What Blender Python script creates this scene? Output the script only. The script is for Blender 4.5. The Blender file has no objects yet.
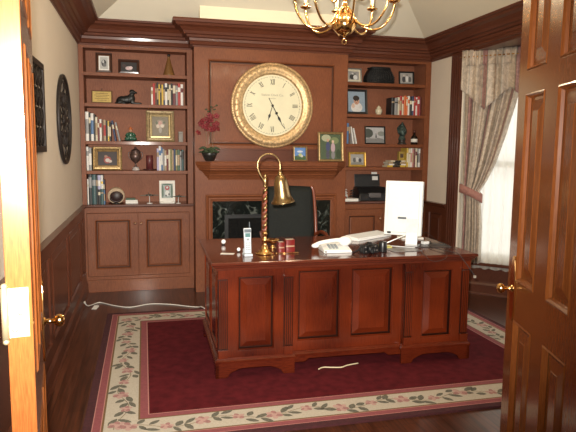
import bpy, math, random
from mathutils import Matrix, Vector
random.seed(7)
C = bpy.context.scene.collection
R = math.radians
PI = math.pi
sc = bpy.context.scene

# ------------------------------------------------------------------ materials
MATS = {}
def _new(name):
    m = bpy.data.materials.new(name); m.use_nodes = True
    nt = m.node_tree
    return m, nt, nt.nodes['Principled BSDF']

def plain(name, col, rough=.5, metal=0, coat=0, spec=.5, trans=0, emit=None, es=0, var=.06, vs=40, bump=0, sheen=0):
    if name in MATS: return MATS[name]
    m, nt, b = _new(name)
    if var:
        tc = nt.nodes.new('ShaderNodeTexCoord'); nz = nt.nodes.new('ShaderNodeTexNoise')
        nz.inputs['Scale'].default_value = vs; nz.inputs['Detail'].default_value = 3
        nt.links.new(tc.outputs['Object'], nz.inputs['Vector'])
        r = nt.nodes.new('ShaderNodeValToRGB')
        r.color_ramp.elements[0].position = .3; r.color_ramp.elements[1].position = .7
        r.color_ramp.elements[0].color = (*[c*(1-var) for c in col], 1)
        r.color_ramp.elements[1].color = (*[min(1, c*(1+var)) for c in col], 1)
        nt.links.new(nz.outputs['Fac'], r.inputs['Fac']); nt.links.new(r.outputs['Color'], b.inputs['Base Color'])
        if bump:
            bp = nt.nodes.new('ShaderNodeBump'); bp.inputs['Strength'].default_value = bump; bp.inputs['Distance'].default_value = .003
            nt.links.new(nz.outputs['Fac'], bp.inputs['Height']); nt.links.new(bp.outputs['Normal'], b.inputs['Normal'])
    else:
        b.inputs['Base Color'].default_value = (*col, 1)
    b.inputs['Roughness'].default_value = rough; b.inputs['Metallic'].default_value = metal
    b.inputs['Coat Weight'].default_value = coat; b.inputs['Coat Roughness'].default_value = .15
    b.inputs['Specular IOR Level'].default_value = spec
    b.inputs['Transmission Weight'].default_value = trans
    if sheen: b.inputs['Sheen Weight'].default_value = sheen
    if emit:
        b.inputs['Emission Color'].default_value = (*emit, 1); b.inputs['Emission Strength'].default_value = es
    MATS[name] = m; return m

def wood(name, dark, light, rough=.35, coat=.3, axis='z', scale=1.0, blotch=.5):
    if name in MATS: return MATS[name]
    m, nt, b = _new(name); N = nt.nodes.new; L = nt.links.new
    tc = N('ShaderNodeTexCoord'); mp = N('ShaderNodeMapping')
    s = {'x': (1.2, 22, 22), 'y': (22, 1.2, 22), 'z': (22, 22, 1.2)}[axis]
    mp.inputs['Scale'].default_value = [q*scale for q in s]
    L(tc.outputs['Object'], mp.inputs['Vector'])
    n1 = N('ShaderNodeTexNoise'); n1.inputs['Scale'].default_value = 20; n1.inputs['Detail'].default_value = 6; n1.inputs['Distortion'].default_value = .6
    L(mp.outputs['Vector'], n1.inputs['Vector'])
    n2 = N('ShaderNodeTexNoise'); n2.inputs['Scale'].default_value = 3.0*scale; n2.inputs['Detail'].default_value = 2
    L(tc.outputs['Object'], n2.inputs['Vector'])
    mx = N('ShaderNodeMix'); mx.data_type = 'FLOAT'; mx.inputs[0].default_value = blotch*.5
    L(n1.outputs['Fac'], mx.inputs[2]); L(n2.outputs['Fac'], mx.inputs[3])
    r = N('ShaderNodeValToRGB'); e = r.color_ramp.elements
    e[0].position = .32; e[0].color = (*dark, 1); e[1].position = .68; e[1].color = (*light, 1)
    L(mx.outputs[0], r.inputs['Fac']); L(r.outputs['Color'], b.inputs['Base Color'])
    b.inputs['Roughness'].default_value = rough
    b.inputs['Coat Weight'].default_value = coat; b.inputs['Coat Roughness'].default_value = .12; b.inputs['Specular IOR Level'].default_value = .3
    MATS[name] = m; return m

def floor_material():
    m, nt, b = _new('dark_plank_floor'); N = nt.nodes.new; L = nt.links.new
    tc = N('ShaderNodeTexCoord'); mp = N('ShaderNodeMapping'); mp.inputs['Rotation'].default_value = (0, 0, R(90))
    L(tc.outputs['Object'], mp.inputs['Vector'])
    br = N('ShaderNodeTexBrick'); br.inputs['Scale'].default_value = 1; br.inputs['Brick Width'].default_value = 1.1
    br.inputs['Row Height'].default_value = .083; br.inputs['Mortar Size'].default_value = .0012
    br.inputs['Color1'].default_value = (.085, .027, .013, 1); br.inputs['Color2'].default_value = (.058, .018, .009, 1)
    br.inputs['Mortar'].default_value = (.010, .004, .003, 1)
    L(mp.outputs['Vector'], br.inputs['Vector'])
    m2 = N('ShaderNodeMapping'); m2.inputs['Scale'].default_value = (26, 1.4, 1); L(tc.outputs['Object'], m2.inputs['Vector'])
    nz = N('ShaderNodeTexNoise'); nz.inputs['Scale'].default_value = 2; nz.inputs['Detail'].default_value = 6; nz.inputs['Distortion'].default_value = .8
    L(m2.outputs['Vector'], nz.inputs['Vector'])
    r = N('ShaderNodeValToRGB'); r.color_ramp.elements[0].position = .35; r.color_ramp.elements[1].position = .7
    r.color_ramp.elements[0].color = (.55, .55, .55, 1); r.color_ramp.elements[1].color = (1.35, 1.3, 1.25, 1)
    L(nz.outputs['Fac'], r.inputs['Fac'])
    mx = N('ShaderNodeMix'); mx.data_type = 'RGBA'; mx.blend_type = 'MULTIPLY'; mx.inputs[0].default_value = 1
    L(br.outputs['Color'], mx.inputs[6]); L(r.outputs['Color'], mx.inputs[7]); L(mx.outputs[2], b.inputs['Base Color'])
    b.inputs['Roughness'].default_value = .3; b.inputs['Coat Weight'].default_value = .22; b.inputs['Coat Roughness'].default_value = .10; b.inputs['Specular IOR Level'].default_value = .35
    return m

def marble_material():
    m, nt, b = _new('black_marble'); N = nt.nodes.new; L = nt.links.new
    tc = N('ShaderNodeTexCoord'); nz = N('ShaderNodeTexNoise'); nz.inputs['Scale'].default_value = 11; nz.inputs['Detail'].default_value = 9; nz.inputs['Distortion'].default_value = 1.8
    L(tc.outputs['Object'], nz.inputs['Vector'])
    r = N('ShaderNodeValToRGB'); e = r.color_ramp.elements
    e[0].position = .50; e[0].color = (.008, .010, .009, 1); e[1].position = .66; e[1].color = (.10, .11, .10, 1)
    k = e.new(.60); k.color = (.02, .026, .022, 1)
    L(nz.outputs['Fac'], r.inputs['Fac']); L(r.outputs['Color'], b.inputs['Base Color'])
    b.inputs['Roughness'].default_value = .12
    return m

def curtain_material():
    m, nt, b = _new('striped_damask'); N = nt.nodes.new; L = nt.links.new
    uv = N('ShaderNodeUVMap'); sp = N('ShaderNodeSeparateXYZ'); L(uv.outputs['UV'], sp.inputs[0])
    fr = N('ShaderNodeMath'); fr.operation = 'FRACT'; L(sp.outputs[0], fr.inputs[0])
    r = N('ShaderNodeValToRGB'); r.color_ramp.interpolation = 'CONSTANT'; e = r.color_ramp.elements
    cols = [(0, (.52, .43, .34)), (.21, (.25, .23, .19)), (.235, (.34, .18, .165)), (.375, (.25, .23, .19)), (.40, (.54, .45, .36)), (.58, (.36, .27, .20)), (.62, (.50, .42, .34)), (.80, (.36, .32, .27)), (.84, (.53, .44, .36))]
    e[0].position = 0; e[0].color = (*cols[0][1], 1); e[1].position = cols[1][0]; e[1].color = (*cols[1][1], 1)
    for p, c in cols[2:]:
        q = e.new(p); q.color = (*c, 1)
    L(fr.outputs[0], r.inputs['Fac'])
    nz = N('ShaderNodeTexNoise'); nz.inputs['Scale'].default_value = 16; nz.inputs['Detail'].default_value = 4; nz.inputs['Distortion'].default_value = 2
    tc = N('ShaderNodeTexCoord'); L(tc.outputs['Object'], nz.inputs['Vector'])
    r2 = N('ShaderNodeValToRGB'); r2.color_ramp.elements[0].position = .45; r2.color_ramp.elements[1].position = .58
    r2.color_ramp.elements[0].color = (.84, .83, .81, 1); r2.color_ramp.elements[1].color = (1.12, 1.12, 1.1, 1)
    L(nz.outputs['Fac'], r2.inputs['Fac'])
    mx = N('ShaderNodeMix'); mx.data_type = 'RGBA'; mx.blend_type = 'MULTIPLY'; mx.inputs[0].default_value = 1
    L(r.outputs['Color'], mx.inputs[6]); L(r2.outputs['Color'], mx.inputs[7]); L(mx.outputs[2], b.inputs['Base Color'])
    b.inputs['Roughness'].default_value = .42; b.inputs['Sheen Weight'].default_value = .15
    return m

def sheer_material():
    m, nt, b = _new('white_sheer'); N = nt.nodes.new; L = nt.links.new
    tl = N('ShaderNodeBsdfTranslucent'); tl.inputs['Color'].default_value = (.95, .94, .88, 1)
    df = N('ShaderNodeBsdfDiffuse'); df.inputs['Color'].default_value = (.9, .89, .84, 1)
    tr = N('ShaderNodeBsdfTransparent')
    a = N('ShaderNodeMixShader'); a.inputs[0].default_value = .35; L(tl.outputs[0], a.inputs[1]); L(df.outputs[0], a.inputs[2])
    c = N('ShaderNodeMixShader'); c.inputs[0].default_value = .12; L(a.outputs[0], c.inputs[1]); L(tr.outputs[0], c.inputs[2])
    L(c.outputs[0], nt.nodes['Material Output'].inputs['Surface'])
    return m

CW = wood('cherry_upright', (.105, .028, .011), (.265, .085, .031), .5, .08, 'z')
CWX = wood('cherry_level', (.105, .028, .011), (.265, .085, .031), .5, .08, 'x')
CIN = wood('cherry_interior', (.17, .058, .031), (.34, .132, .070), .6, 0, 'z')
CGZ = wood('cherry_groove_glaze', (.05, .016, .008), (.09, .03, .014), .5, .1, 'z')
CR = wood('crown_level', (.075, .021, .011), (.145, .044, .022), .45, .12, 'x')
WN = wood('wainscot_upright', (.060, .017, .009), (.125, .038, .019), .36, .3, 'z')
WNX = wood('wainscot_level', (.060, .017, .009), (.125, .038, .019), .36, .3, 'y')
DK = wood('desk_upright', (.030, .0035, .002), (.165, .024, .006), .24, .5, 'z', .7, 1.5)
DKX = wood('desk_level', (.030, .0035, .002), (.145, .021, .006), .24, .55, 'x', 1, .9)
DTOP = wood('desk_top_level', (.060, .012, .007), (.12, .025, .012), .16, .7, 'x', 1, .6)
DR = wood('door_upright', (.105, .028, .007), (.19, .058, .014), .24, .5, 'z')
DRX = wood('door_level', (.105, .028, .007), (.19, .058, .014), .26, .4, 'x')
PAINT = plain('cream_wall_paint', (.74, .655, .55), .75, var=.015, vs=6)
CEIL = plain('ceiling_paint', (.74, .69, .56), .8, var=.015, vs=4)
CHASE = plain('chimney_breast_paint', (.86, .78, .58), .75, var=.015, vs=4)
FLOOR = floor_material(); MARBLE = marble_material(); DAM = curtain_material(); SHEER = sheer_material()
BRASS = plain('polished_brass', (.78, .47, .18), .16, 1, var=.05)
ABRASS = plain('antique_brass', (.42, .29, .14), .30, 1, var=.08, vs=12)
KNOBM = plain('copper_toned_knob', (.62, .38, .26), .3, 1)
BLACK = plain('black_plastic', (.012, .012, .013), .35, var=.1)
BLKM = plain('matte_black', (.010, .010, .010), .8, var=.2)
LEATH = plain('black_upholstery', (.010, .012, .011), .75, spec=.25, var=.2, vs=60, bump=.2)
WHITE = plain('white_plastic', (.80, .80, .78), .35, var=.02)
PAPER = plain('white_paper', (.80, .78, .73), .8, var=.03)
GOLD = plain('gilt', (.38, .26, .12), .38, .75, var=.25, vs=60, bump=.5)
SILVER = plain('silver_metal', (.62, .62, .60), .3, .9, var=.1)
IRON = plain('dark_iron', (.030, .024, .022), .5, .5, var=.3, vs=60)
def thin_glass():
    m, nt, b = _new('window_glass'); N = nt.nodes.new; L = nt.links.new
    tr = N('ShaderNodeBsdfTransparent'); gl = N('ShaderNodeBsdfGlossy'); gl.inputs['Roughness'].default_value = .02
    mx = N('ShaderNodeMixShader'); mx.inputs[0].default_value = .08; L(tr.outputs[0], mx.inputs[1]); L(gl.outputs[0], mx.inputs[2])
    L(mx.outputs[0], nt.nodes['Material Output'].inputs['Surface']); return m
GLASS = thin_glass()

# ------------------------------------------------------------------ mesh builder
class MB:
    def __init__(s, M=None):
        s.v = []; s.f = []; s.mi = []; s.sm = []; s.uv = {}; s.M = M
    def add(s, vs, fs, mi=0, smooth=False, M=None):
        o = len(s.v)
        for p in vs:
            p = Vector(p)
            if M is not None: p = M @ p
            if s.M is not None: p = s.M @ p
            s.v.append(tuple(p))
        for i, f in enumerate(fs):
            s.f.append([o+q for q in f]); s.mi.append(mi if isinstance(mi, int) else mi[i]); s.sm.append(smooth)
        return o
    def box(s, x0, x1, y0, y1, z0, z1, mi=0, M=None):
        v = [(x0, y0, z0), (x1, y0, z0), (x1, y1, z0), (x0, y1, z0), (x0, y0, z1), (x1, y0, z1), (x1, y1, z1), (x0, y1, z1)]
        s.add(v, [(0, 3, 2, 1), (4, 5, 6, 7), (0, 1, 5, 4), (1, 2, 6, 5), (2, 3, 7, 6), (3, 0, 4, 7)], mi, M=M); return s
    def lathe(s, prof, seg=24, c=(0, 0, 0), mi=0, M=None, smooth=True):
        vs = []; fs = []; n = len(prof)
        for k in range(seg):
            a = 2*PI*k/seg
            for r, z in prof: vs.append((c[0]+r*math.cos(a), c[1]+r*math.sin(a), c[2]+z))
        for k in range(seg):
            k2 = (k+1) % seg
            for i in range(n-1): fs.append((k*n+i, k2*n+i, k2*n+i+1, k*n+i+1))
        fs.append([k*n for k in range(seg)][::-1]); fs.append([k*n+n-1 for k in range(seg)])
        s.add(vs, fs, mi, smooth, M); s.sm[-1] = s.sm[-2] = False; return s
    def ball(s, c, r, seg=16, rg=10, mi=0, M=None):
        if isinstance(r, (int, float)): r = (r, r, r)
        vs = [(c[0], c[1], c[2]-r[2])]; fs = []
        for i in range(1, rg):
            t = -PI/2+PI*i/rg
            for k in range(seg):
                a = 2*PI*k/seg
                vs.append((c[0]+r[0]*math.cos(t)*math.cos(a), c[1]+r[1]*math.cos(t)*math.sin(a), c[2]+r[2]*math.sin(t)))
        vs.append((c[0], c[1], c[2]+r[2]))
        for k in range(seg): fs.append((0, 1+(k+1) % seg, 1+k))
        for i in range(rg-2):
            for k in range(seg):
                a, b2 = 1+i*seg+k, 1+i*seg+(k+1) % seg
                fs.append((a, b2, b2+seg, a+seg))
        L = len(vs)-1
        for k in range(seg): fs.append((L, 1+(rg-2)*seg+k, 1+(rg-2)*seg+(k+1) % seg))
        s.add(vs, fs, mi, True, M); return s
    def tube(s, pts, r, seg=8, mi=0, closed=False, M=None, smooth=True):
        pts = [Vector(p) for p in pts]; n = len(pts)
        rs = r if isinstance(r, (list, tuple)) else [r]*n
        vs = []; fs = []; up = None
        for i, p in enumerate(pts):
            if closed: t = pts[(i+1) % n]-pts[i-1]
            else: t = pts[min(i+1, n-1)]-pts[max(i-1, 0)]
            t.normalize()
            if up is None:
                up = Vector((0, 0, 1)) if abs(t.z) < .9 else Vector((1, 0, 0))
            a = t.cross(up)
            if a.length < 1e-5: a = t.cross(Vector((0, 1, 0)))
            a.normalize(); b = a.cross(t).normalized(); up = b
            for k in range(seg):
                q = 2*PI*k/seg
                vs.append(p+rs[i]*(math.cos(q)*a+math.sin(q)*b))
        for i in range(n if closed else n-1):
            j = (i+1) % n
            for k in range(seg):
                k2 = (k+1) % seg
                fs.append((i*seg+k, j*seg+k, j*seg+k2, i*seg+k2))
        if not closed:
            fs.append(list(range(seg))); fs.append([(n-1)*seg+k for k in range(seg)][::-1])
        s.add(vs, fs, mi, smooth, M); return s
    def sweep(s, path, prof, closed=True, mi=0, M=None):
        """mitred moulding: path (x,y) in plan, profile (offset to the left of travel, z)"""
        P = [Vector(p) for p in path]; n = len(P); vs = []; fs = []; m = len(prof)
        for i in range(n):
            d1 = (P[i]-P[i-1]).normalized() if (closed or i > 0) else (P[1]-P[0]).normalized()
            d2 = (P[(i+1) % n]-P[i]).normalized() if (closed or i < n-1) else d1
            n1 = Vector((-d1.y, d1.x)); n2 = Vector((-d2.y, d2.x)); b = (n1+n2)
            b = b/max(1e-6, b.dot(n1))
            for o, z in prof: vs.append((P[i].x+b.x*o, P[i].y+b.y*o, z))
        for i in range(n if closed else n-1):
            j = (i+1) % n
            for k in range(m-1): fs.append((i*m+k, j*m+k, j*m+k+1, i*m+k+1))
            fs.append((i*m+m-1, j*m+m-1, j*m, i*m))
        if not closed:
            fs.append(list(range(m))[::-1]); fs.append([(n-1)*m+k for k in range(m)])
        s.add(vs, fs, mi, False, M); return s
    def prism(s, pts, y0, y1, mi=0, M=None):
        """outline (x,z) extruded along y"""
        n = len(pts)
        vs = [(p[0], y0, p[1]) for p in pts]+[(p[0], y1, p[1]) for p in pts]
        fs = [list(range(n)), [n+i for i in range(n)][::-1]]+[(i, i+n, (i+1) % n+n, (i+1) % n) for i in range(n)]
        s.add(vs, fs, mi, False, M); return s
    def rings(s, rects, mi=0, cap=True, M=None):
        vs = []; fs = []
        for x0, x1, z0, z1, y in rects: vs += [(x0, y, z0), (x1, y, z0), (x1, y, z1), (x0, y, z1)]
        for i in range(len(rects)-1):
            for k in range(4):
                k2 = (k+1) % 4; fs.append((i*4+k, i*4+k2, i*4+4+k2, i*4+4+k))
        if cap: e = (len(rects)-1)*4; fs.append((e, e+1, e+2, e+3))
        s.add(vs, fs, mi, False, M); return s
    def build(s, name, mats, parent=None, bevel=0, mods=None):
        me = bpy.data.meshes.new(name); me.from_pydata(s.v, [], s.f)
        for m in (mats if isinstance(mats, (list, tuple)) else [mats]): me.materials.append(m)
        me.polygons.foreach_set('material_index', s.mi); me.polygons.foreach_set('use_smooth', s.sm)
        if s.uv:
            l = me.uv_layers.new(name='UVMap')
            for lp in me.loops: l.data[lp.index].uv = s.uv.get(lp.vertex_index, (0, 0))
        me.update(); fix_normals(me)
        o = bpy.data.objects.new(name, me); C.objects.link(o)
        if parent: o.parent = parent
        if bevel:
            b = o.modifiers.new('bevel', 'BEVEL'); b.width = bevel; b.segments = 2; b.limit_method = 'ANGLE'; b.angle_limit = R(35)
        return o

def fix_normals(me):
    import bmesh
    bm = bmesh.new(); bm.from_mesh(me); bmesh.ops.recalc_face_normals(bm, faces=bm.faces); bm.to_mesh(me); bm.free()

def thing(name, label, cat, loc=(0, 0, 0), rz=0, group=None):
    o = bpy.data.objects.new(name, None); C.objects.link(o); o.empty_display_size = .05
    o.location = loc; o.rotation_euler = (0, 0, rz)
    return tag(o, label, cat, group)
def tag(o, label, cat, group=None):
    o['label'] = label; o['category'] = cat
    if group: o['group'] = group
    return o
def put(o, loc, rz=0):
    o.location = loc; o.rotation_euler = (0, 0, rz); return o
def struct(o): o['kind'] = 'structure'; return o
def lab(o, l): o['label'] = l; return o
def TR(x=0, y=0, z=0): return Matrix.Translation((x, y, z))
def RX(a): return Matrix.Rotation(R(a), 4, 'X')
def RY(a): return Matrix.Rotation(R(a), 4, 'Y')
def RZ(a): return Matrix.Rotation(R(a), 4, 'Z')

def frame_face(mb, x0, x1, z0, z1, y0, y1, cells, mi=0, M=None):
    """a board with rectangular openings, thickness y0..y1"""
    xs = sorted({x0, x1, *[c[0] for c in cells], *[c[1] for c in cells]}); zs = sorted({z0, z1, *[c[2] for c in cells], *[c[3] for c in cells]})
    def hole(xm, zm): return any(c[0] < xm < c[1] and c[2] < zm < c[3] for c in cells)
    vid = {}; vs = []; fs = []
    def V(i, j, k):
        if (i, j, k) not in vid: vid[(i, j, k)] = len(vs); vs.append((xs[i], (y0, y1)[k], zs[j]))
        return vid[(i, j, k)]
    nx, nz = len(xs)-1, len(zs)-1
    solid = [[not hole((xs[i]+xs[i+1])/2, (zs[j]+zs[j+1])/2) for j in range(nz)] for i in range(nx)]
    S = lambda i, j: 0 <= i < nx and 0 <= j < nz and solid[i][j]
    for i in range(nx):
        for j in range(nz):
            if not solid[i][j]: continue
            fs.append((V(i, j, 0), V(i+1, j, 0), V(i+1, j+1, 0), V(i, j+1, 0)))
            fs.append((V(i, j, 1), V(i, j+1, 1), V(i+1, j+1, 1), V(i+1, j, 1)))
            if not S(i-1, j): fs.append((V(i, j, 0), V(i, j+1, 0), V(i, j+1, 1), V(i, j, 1)))
            if not S(i+1, j): fs.append((V(i+1, j, 0), V(i+1, j, 1), V(i+1, j+1, 1), V(i+1, j+1, 0)))
            if not S(i, j-1): fs.append((V(i, j, 0), V(i, j, 1), V(i+1, j, 1), V(i+1, j, 0)))
            if not S(i, j+1): fs.append((V(i, j+1, 0), V(i+1, j+1, 0), V(i+1, j+1, 1), V(i, j+1, 1)))
    mb.add(vs, fs, mi, False, M)

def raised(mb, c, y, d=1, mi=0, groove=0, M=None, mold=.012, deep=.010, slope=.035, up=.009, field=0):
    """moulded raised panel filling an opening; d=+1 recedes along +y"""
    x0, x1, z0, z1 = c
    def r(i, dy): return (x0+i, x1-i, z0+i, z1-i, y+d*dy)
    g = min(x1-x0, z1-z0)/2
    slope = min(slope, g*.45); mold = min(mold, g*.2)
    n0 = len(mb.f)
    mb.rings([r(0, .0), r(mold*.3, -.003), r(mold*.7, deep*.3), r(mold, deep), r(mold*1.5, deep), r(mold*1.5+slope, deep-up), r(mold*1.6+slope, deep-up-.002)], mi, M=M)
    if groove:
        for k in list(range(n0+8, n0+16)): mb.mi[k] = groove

# ------------------------------------------------------------------ room numbers
W = 3.74; YF = -4.87; CT = 2.65
A = 1.09; B = 2.68; CY = -.20          # chimney breast from A to B, front at CY

# floor and shell
mb = MB(); mb.box(-.3, 5.2, -7.6, .35, -.06, 0); struct(mb.build('floor', FLOOR))
mb = MB(); mb.box(-.14, 0, YF, .35, 0, 2.72); struct(mb.build('wall_left', PAINT))
mb = MB(); mb.box(0, W, .315, .42, 0, 2.72); struct(mb.build('wall_back', PAINT))
mb = MB()
mb.box(W, W+.14, -.46, .42, 0, 2.72)
mb.box(W, W+.14, -3.49, -.46, 2.44, 2.72)
mb.box(W, W+.14, YF, -3.49, 0, 2.72)
F1 = (W+.02, -.67); F2 = (W+.72, -1.37); F3 = (W+.72, -2.65); F4 = (W+.02, -3.35)
def facet_matrix(p, q):
    a = math.atan2(q[1]-p[1], q[0]-p[0])
    return Matrix.Translation((p[0], p[1], 0)) @ Matrix.Rotation(a, 4, 'Z')
FAC = [(F1, F2), (F2, F3), (F3, F4)]
for p, q in FAC:
    Lf = math.dist(p, q); M = facet_matrix(p, q)
    frame_face(mb, -.02, Lf+.02, 0, 2.5, .0, .12, [(.12, Lf-.10, .36, 2.30)], 0, M)
struct(mb.build('wall_right', PAINT))
mb = MB(); mb.prism([(W, 2.44), (W+.9, 2.44), (W+.9, 2.52), (W, 2.52)], -3.45, -.55); struct(mb.build('ceiling', WN))
mb = MB(); mb.box(W-.05, 4.75, -3.6, -.4, -.06, -.0005)
# the hall outside the doors
mb = MB(); mb.box(-1.6, -1.5, -7.6, YF-.13, 0, 2.8); mb.box(3.9, 4.0, -7.6, YF-.13, 0, 2.8); mb.box(-1.6, 4.0, -7.7, -7.6, 0, 2.8); mb.box(-1.6, -.14, YF-.13, YF, 0, 2.8)
struct(mb.build('wall_hall', PAINT))
mb = MB(); mb.box(-1.6, 4.0, -7.7, YF, 2.72, 2.8); struct(mb.build('ceiling', CEIL))
mb = MB(); mb.box(-1.6, -.3, -7.6, YF, -.06, 0); struct(mb.build('floor', FLOOR))
# front wall with the doorway behind the two doors
mb = MB(); frame_face(mb, -.14, 5.0, 0, 2.72, YF-.13, YF, [(.325, 1.80, -.001, 2.32)]); struct(mb.build('wall_front', PAINT))
mb = MB()
frame_face(mb, .225, 1.90, 0, 2.42, YF, YF+.018, [(.325, 1.80, -.001, 2.32)])
frame_face(mb, .225, 1.90, 0, 2.42, YF-.15, YF-.13, [(.325, 1.80, -.001, 2.32)])
mb.box(.305, .325, YF-.13, YF, 0, 2.34); mb.box(1.80, 1.82, YF-.13, YF, 0, 2.34); mb.box(.305, 1.82, YF-.13, YF, 2.32, 2.34)
struct(mb.build('trim_4', DR, bevel=.003))
# hip ceiling
mb = MB(); i0 = .12; i1 = 1.35; z0 = CT-.7*(.21-i0); z1 = CT+.7*(i1-.21)
def rect(i, z): return [(i, YF+i, z), (W-i, YF+i, z), (W-i, -i, z), (i, -i, z)]
o = mb.add(rect(i0, z0)+rect(i1, z1)+rect(i0, z0+.08)+rect(i1, z1+.08),
           [(0, 1, 5, 4), (1, 2, 6, 5), (2, 3, 7, 6), (3, 0, 4, 7), (4, 5, 6, 7), (8, 9, 13, 12), (9, 10, 14, 13), (10, 11, 15, 14), (11, 8, 12, 15), (12, 13, 14, 15), (0, 1, 9, 8), (1, 2, 10, 9), (2, 3, 11, 10), (3, 0, 8, 11)])
struct(mb.build('ceiling', CEIL))
mb = MB(); mb.box(1.13, 2.63, -.40, .0, 2.655, 2.95); struct(mb.build('wall_chimney_breast', CHASE))

# crown moulding round the room (steps round the chimney breast)
crown = [(0, 2.44), (.012, 2.44), (.016, 2.452), (.034, 2.458), (.042, 2.472), (.036, 2.487), (.044, 2.492), (.048, 2.515), (.07, 2.522), (.078, 2.54), (.10, 2.546), (.112, 2.57), (.14, 2.598), (.175, 2.612), (.186, 2.63), (.205, 2.634), (.212, 2.652), (.205, 2.668), (0, 2.668)]
loop = [(0, YF), (W, YF), (W, 0), (B, 0), (B, CY), (A, CY), (A, 0), (0, 0)]
mb = MB(); mb.sweep(loop, crown, True); struct(mb.build('trim_1', CR))
# header board over the bay and casing of the bay opening
mb = MB()
mb.box(W-.02, W+.06, -.655, -.462, 0, 2.45)
for k in range(4): mb.box(W-.027, W-.018, -.645+k*.045, -.615+k*.045, .17, 2.42)
mb.box(W-.030, W+.06, -.66, -.462, 0, .16)
mb.box(W-.02, W+.06, -3.49, -3.365, 0, 2.45)
mb.box(W-.005, W+.14, -3.365, -.655, 2.425, 2.455)
struct(mb.build('trim_2', WN, bevel=.003))

# wainscot, chair rail, baseboards
def wainscot(name, M, L, cells, mat):
    mb = MB(M); frame_face(mb, 0, L, 0, .86, -.018, 0, [(a, b, .22, .78) for a, b in cells])
    for a, b in cells: raised(mb, (a, b, .22, .78), -.018, 1, deep=.012, slope=.04)
    return struct(mb.build(name, mat))
ML = Matrix(((0, 1, 0, 0), (1, 0, 0, YF), (0, 0, 1, 0), (0, 0, 0, 1)))   # local x -> +Y, local y(-) -> wall normal
ML = Matrix.Translation((0, YF, 0)) @ Matrix.Rotation(R(90), 4, 'Z')      # local x -> +Y, local y -> -X
cl = [(.12, .75), (.87, 1.62), (1.74, 2.62), (2.73, 3.52), (3.63, 4.42), (4.53, 4.80)]
wainscot('trim_3', ML, -YF-.002, cl, WN)
mb = MB(Matrix.Translation((0, YF, 0)) @ Matrix.Rotation(R(90), 4, 'Z')); 
rail = [(0, .845), (.022, .848), (.03, .858), (.03, .868), (.045, .876), (.045, .888), (0, .892)]
mb = MB(); mb.sweep([(0, -.031), (0, YF)], rail, False); struct(mb.build('trim_5', WNX))
base = [(0, 0), (.045, 0), (.043, .012), (.036, .02), (.034, .10), (.026, .118), (.020, .125), (.018, .14), (0, .14)]
mb = MB(); mb.sweep([(0, -.012), (0, YF)], base, False); struct(mb.build('baseboard_left', WNX))
MR = Matrix.Translation((W, 0, 0)) @ Matrix.Rotation(R(-90), 4, 'Z')      # local x -> -Y, local y -> +X
wainscot('trim_6', MR, .46, [(.09, .38)], WN)
mb = MB(); mb.sweep([(W, -.46), (W, -.031)], rail, False); struct(mb.build('trim_7', WNX))
mb = MB(); mb.sweep([(W, -.46), (W, -.012)], base, False); mb.sweep([F4, F3, F2, F1], base, False)
struct(mb.build('baseboard_right', WNX))
# low panelling and sill under the bay windows
mb = MB()
for p, q in FAC:
    Lf = math.dist(p, q); M = facet_matrix(p, q)
    mb.box(.0, Lf, -.018, 0, 0, .30, M=M); mb.box(0, Lf, -.05, .0, .30, .33, M=M)
struct(mb.build('trim_8', WN))
# windows of the bay
for n, (p, q) in enumerate(FAC):
    Lf = math.dist(p, q); M = facet_matrix(p, q)
    mb = MB(M); x0, x1, a, b = .12, Lf-.10, .36, 2.30
    frame_face(mb, x0, x1, a, b, .03, .09, [(x0+.05, x1-.05, a+.06, 1.30), (x0+.05, x1-.05, 1.36, b-.05)])
    wf = struct(mb.build('window_%d' % (n+1), plain('white_window_paint', (.75, .74, .70), .5)))
    g = MB(M); g.box(x0+.04, x1-.04, .058, .064, a+.05, b-.04); g.build('pane', GLASS, wf)

# ------------------------------------------------------------------ built-in bookcases
def bookcase(x0, x1, il, ir, shelves, label):
    w = x1-x0; t = thing('bookcase', label, 'bookcase', (x0, 0, 0))
    il -= x0; ir -= x0
    mb = MB(); mb.box(.0, w, .295, .312, .0, 2.62)                        # back
    mb.box(.0, .02, .018, .295, 0, 2.62); mb.box(w-.02, w, .018, .295, 0, 2.62); mb.box(.02, w-.02, .018, .295, 2.43, 2.45)
    mb.box(il-.02, il, .018, .295, .89, 2.43); mb.box(ir, ir+.02, .018, .295, .89, 2.43)
    mb.build('case', CIN, t)
    mb = MB(); frame_face(mb, 0.001, w-.001, .89, 2.60, 0, .018, [(il, ir, .889, 2.412)]); mb.build('face_frame', CW, t, bevel=.002)
    for z in shelves:
        mb = MB(); mb.box(il, ir, .006, .295, z-.033, z); mb.build('shelf', CWX, t, bevel=.002)
    mb = MB(); mb.sweep([(w-.002, 0), (.002, 0)], [(-.29, .862), (.012, .862), (.02, .868), (.03, .872), (.03, .888), (.025, .892), (-.29, .892)], False)
    mb.build('countertop', wood('counter_level', (.07, .022, .014), (.13, .045, .026), .25, .5, 'x'), t)
    d0, dm, d1 = .035, w/2-.015, w-.045
    mb = MB(); frame_face(mb, .001, w-.001, .125, .862, 0, .018, [(d0, d1, .16, .805)])
    mb.box(.001, w-.001, -.008, .018, 0, .125); mb.build('base_frame', CW, t, bevel=.002)
    for a, b, kx in ((d0+.002, dm-.002, dm-.03), (dm+.002, d1-.002, dm+.03)):
        mb = MB(); c = (a+.075, b-.075, .235, .735)
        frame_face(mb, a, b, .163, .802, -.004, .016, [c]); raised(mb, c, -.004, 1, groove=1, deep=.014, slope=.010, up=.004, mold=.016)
        d = mb.build('door', [CW, CGZ], t, bevel=.0015)
        k = MB(); k.lathe([(0, 0), (.006, 0), (.006, .012), (.012, .018), (.014, .024), (.010, .031), (0, .033)], 16, M=TR(kx, -.004, .70) @ RX(90)); k.build('knob', KNOBM, d)
    return t
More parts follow.
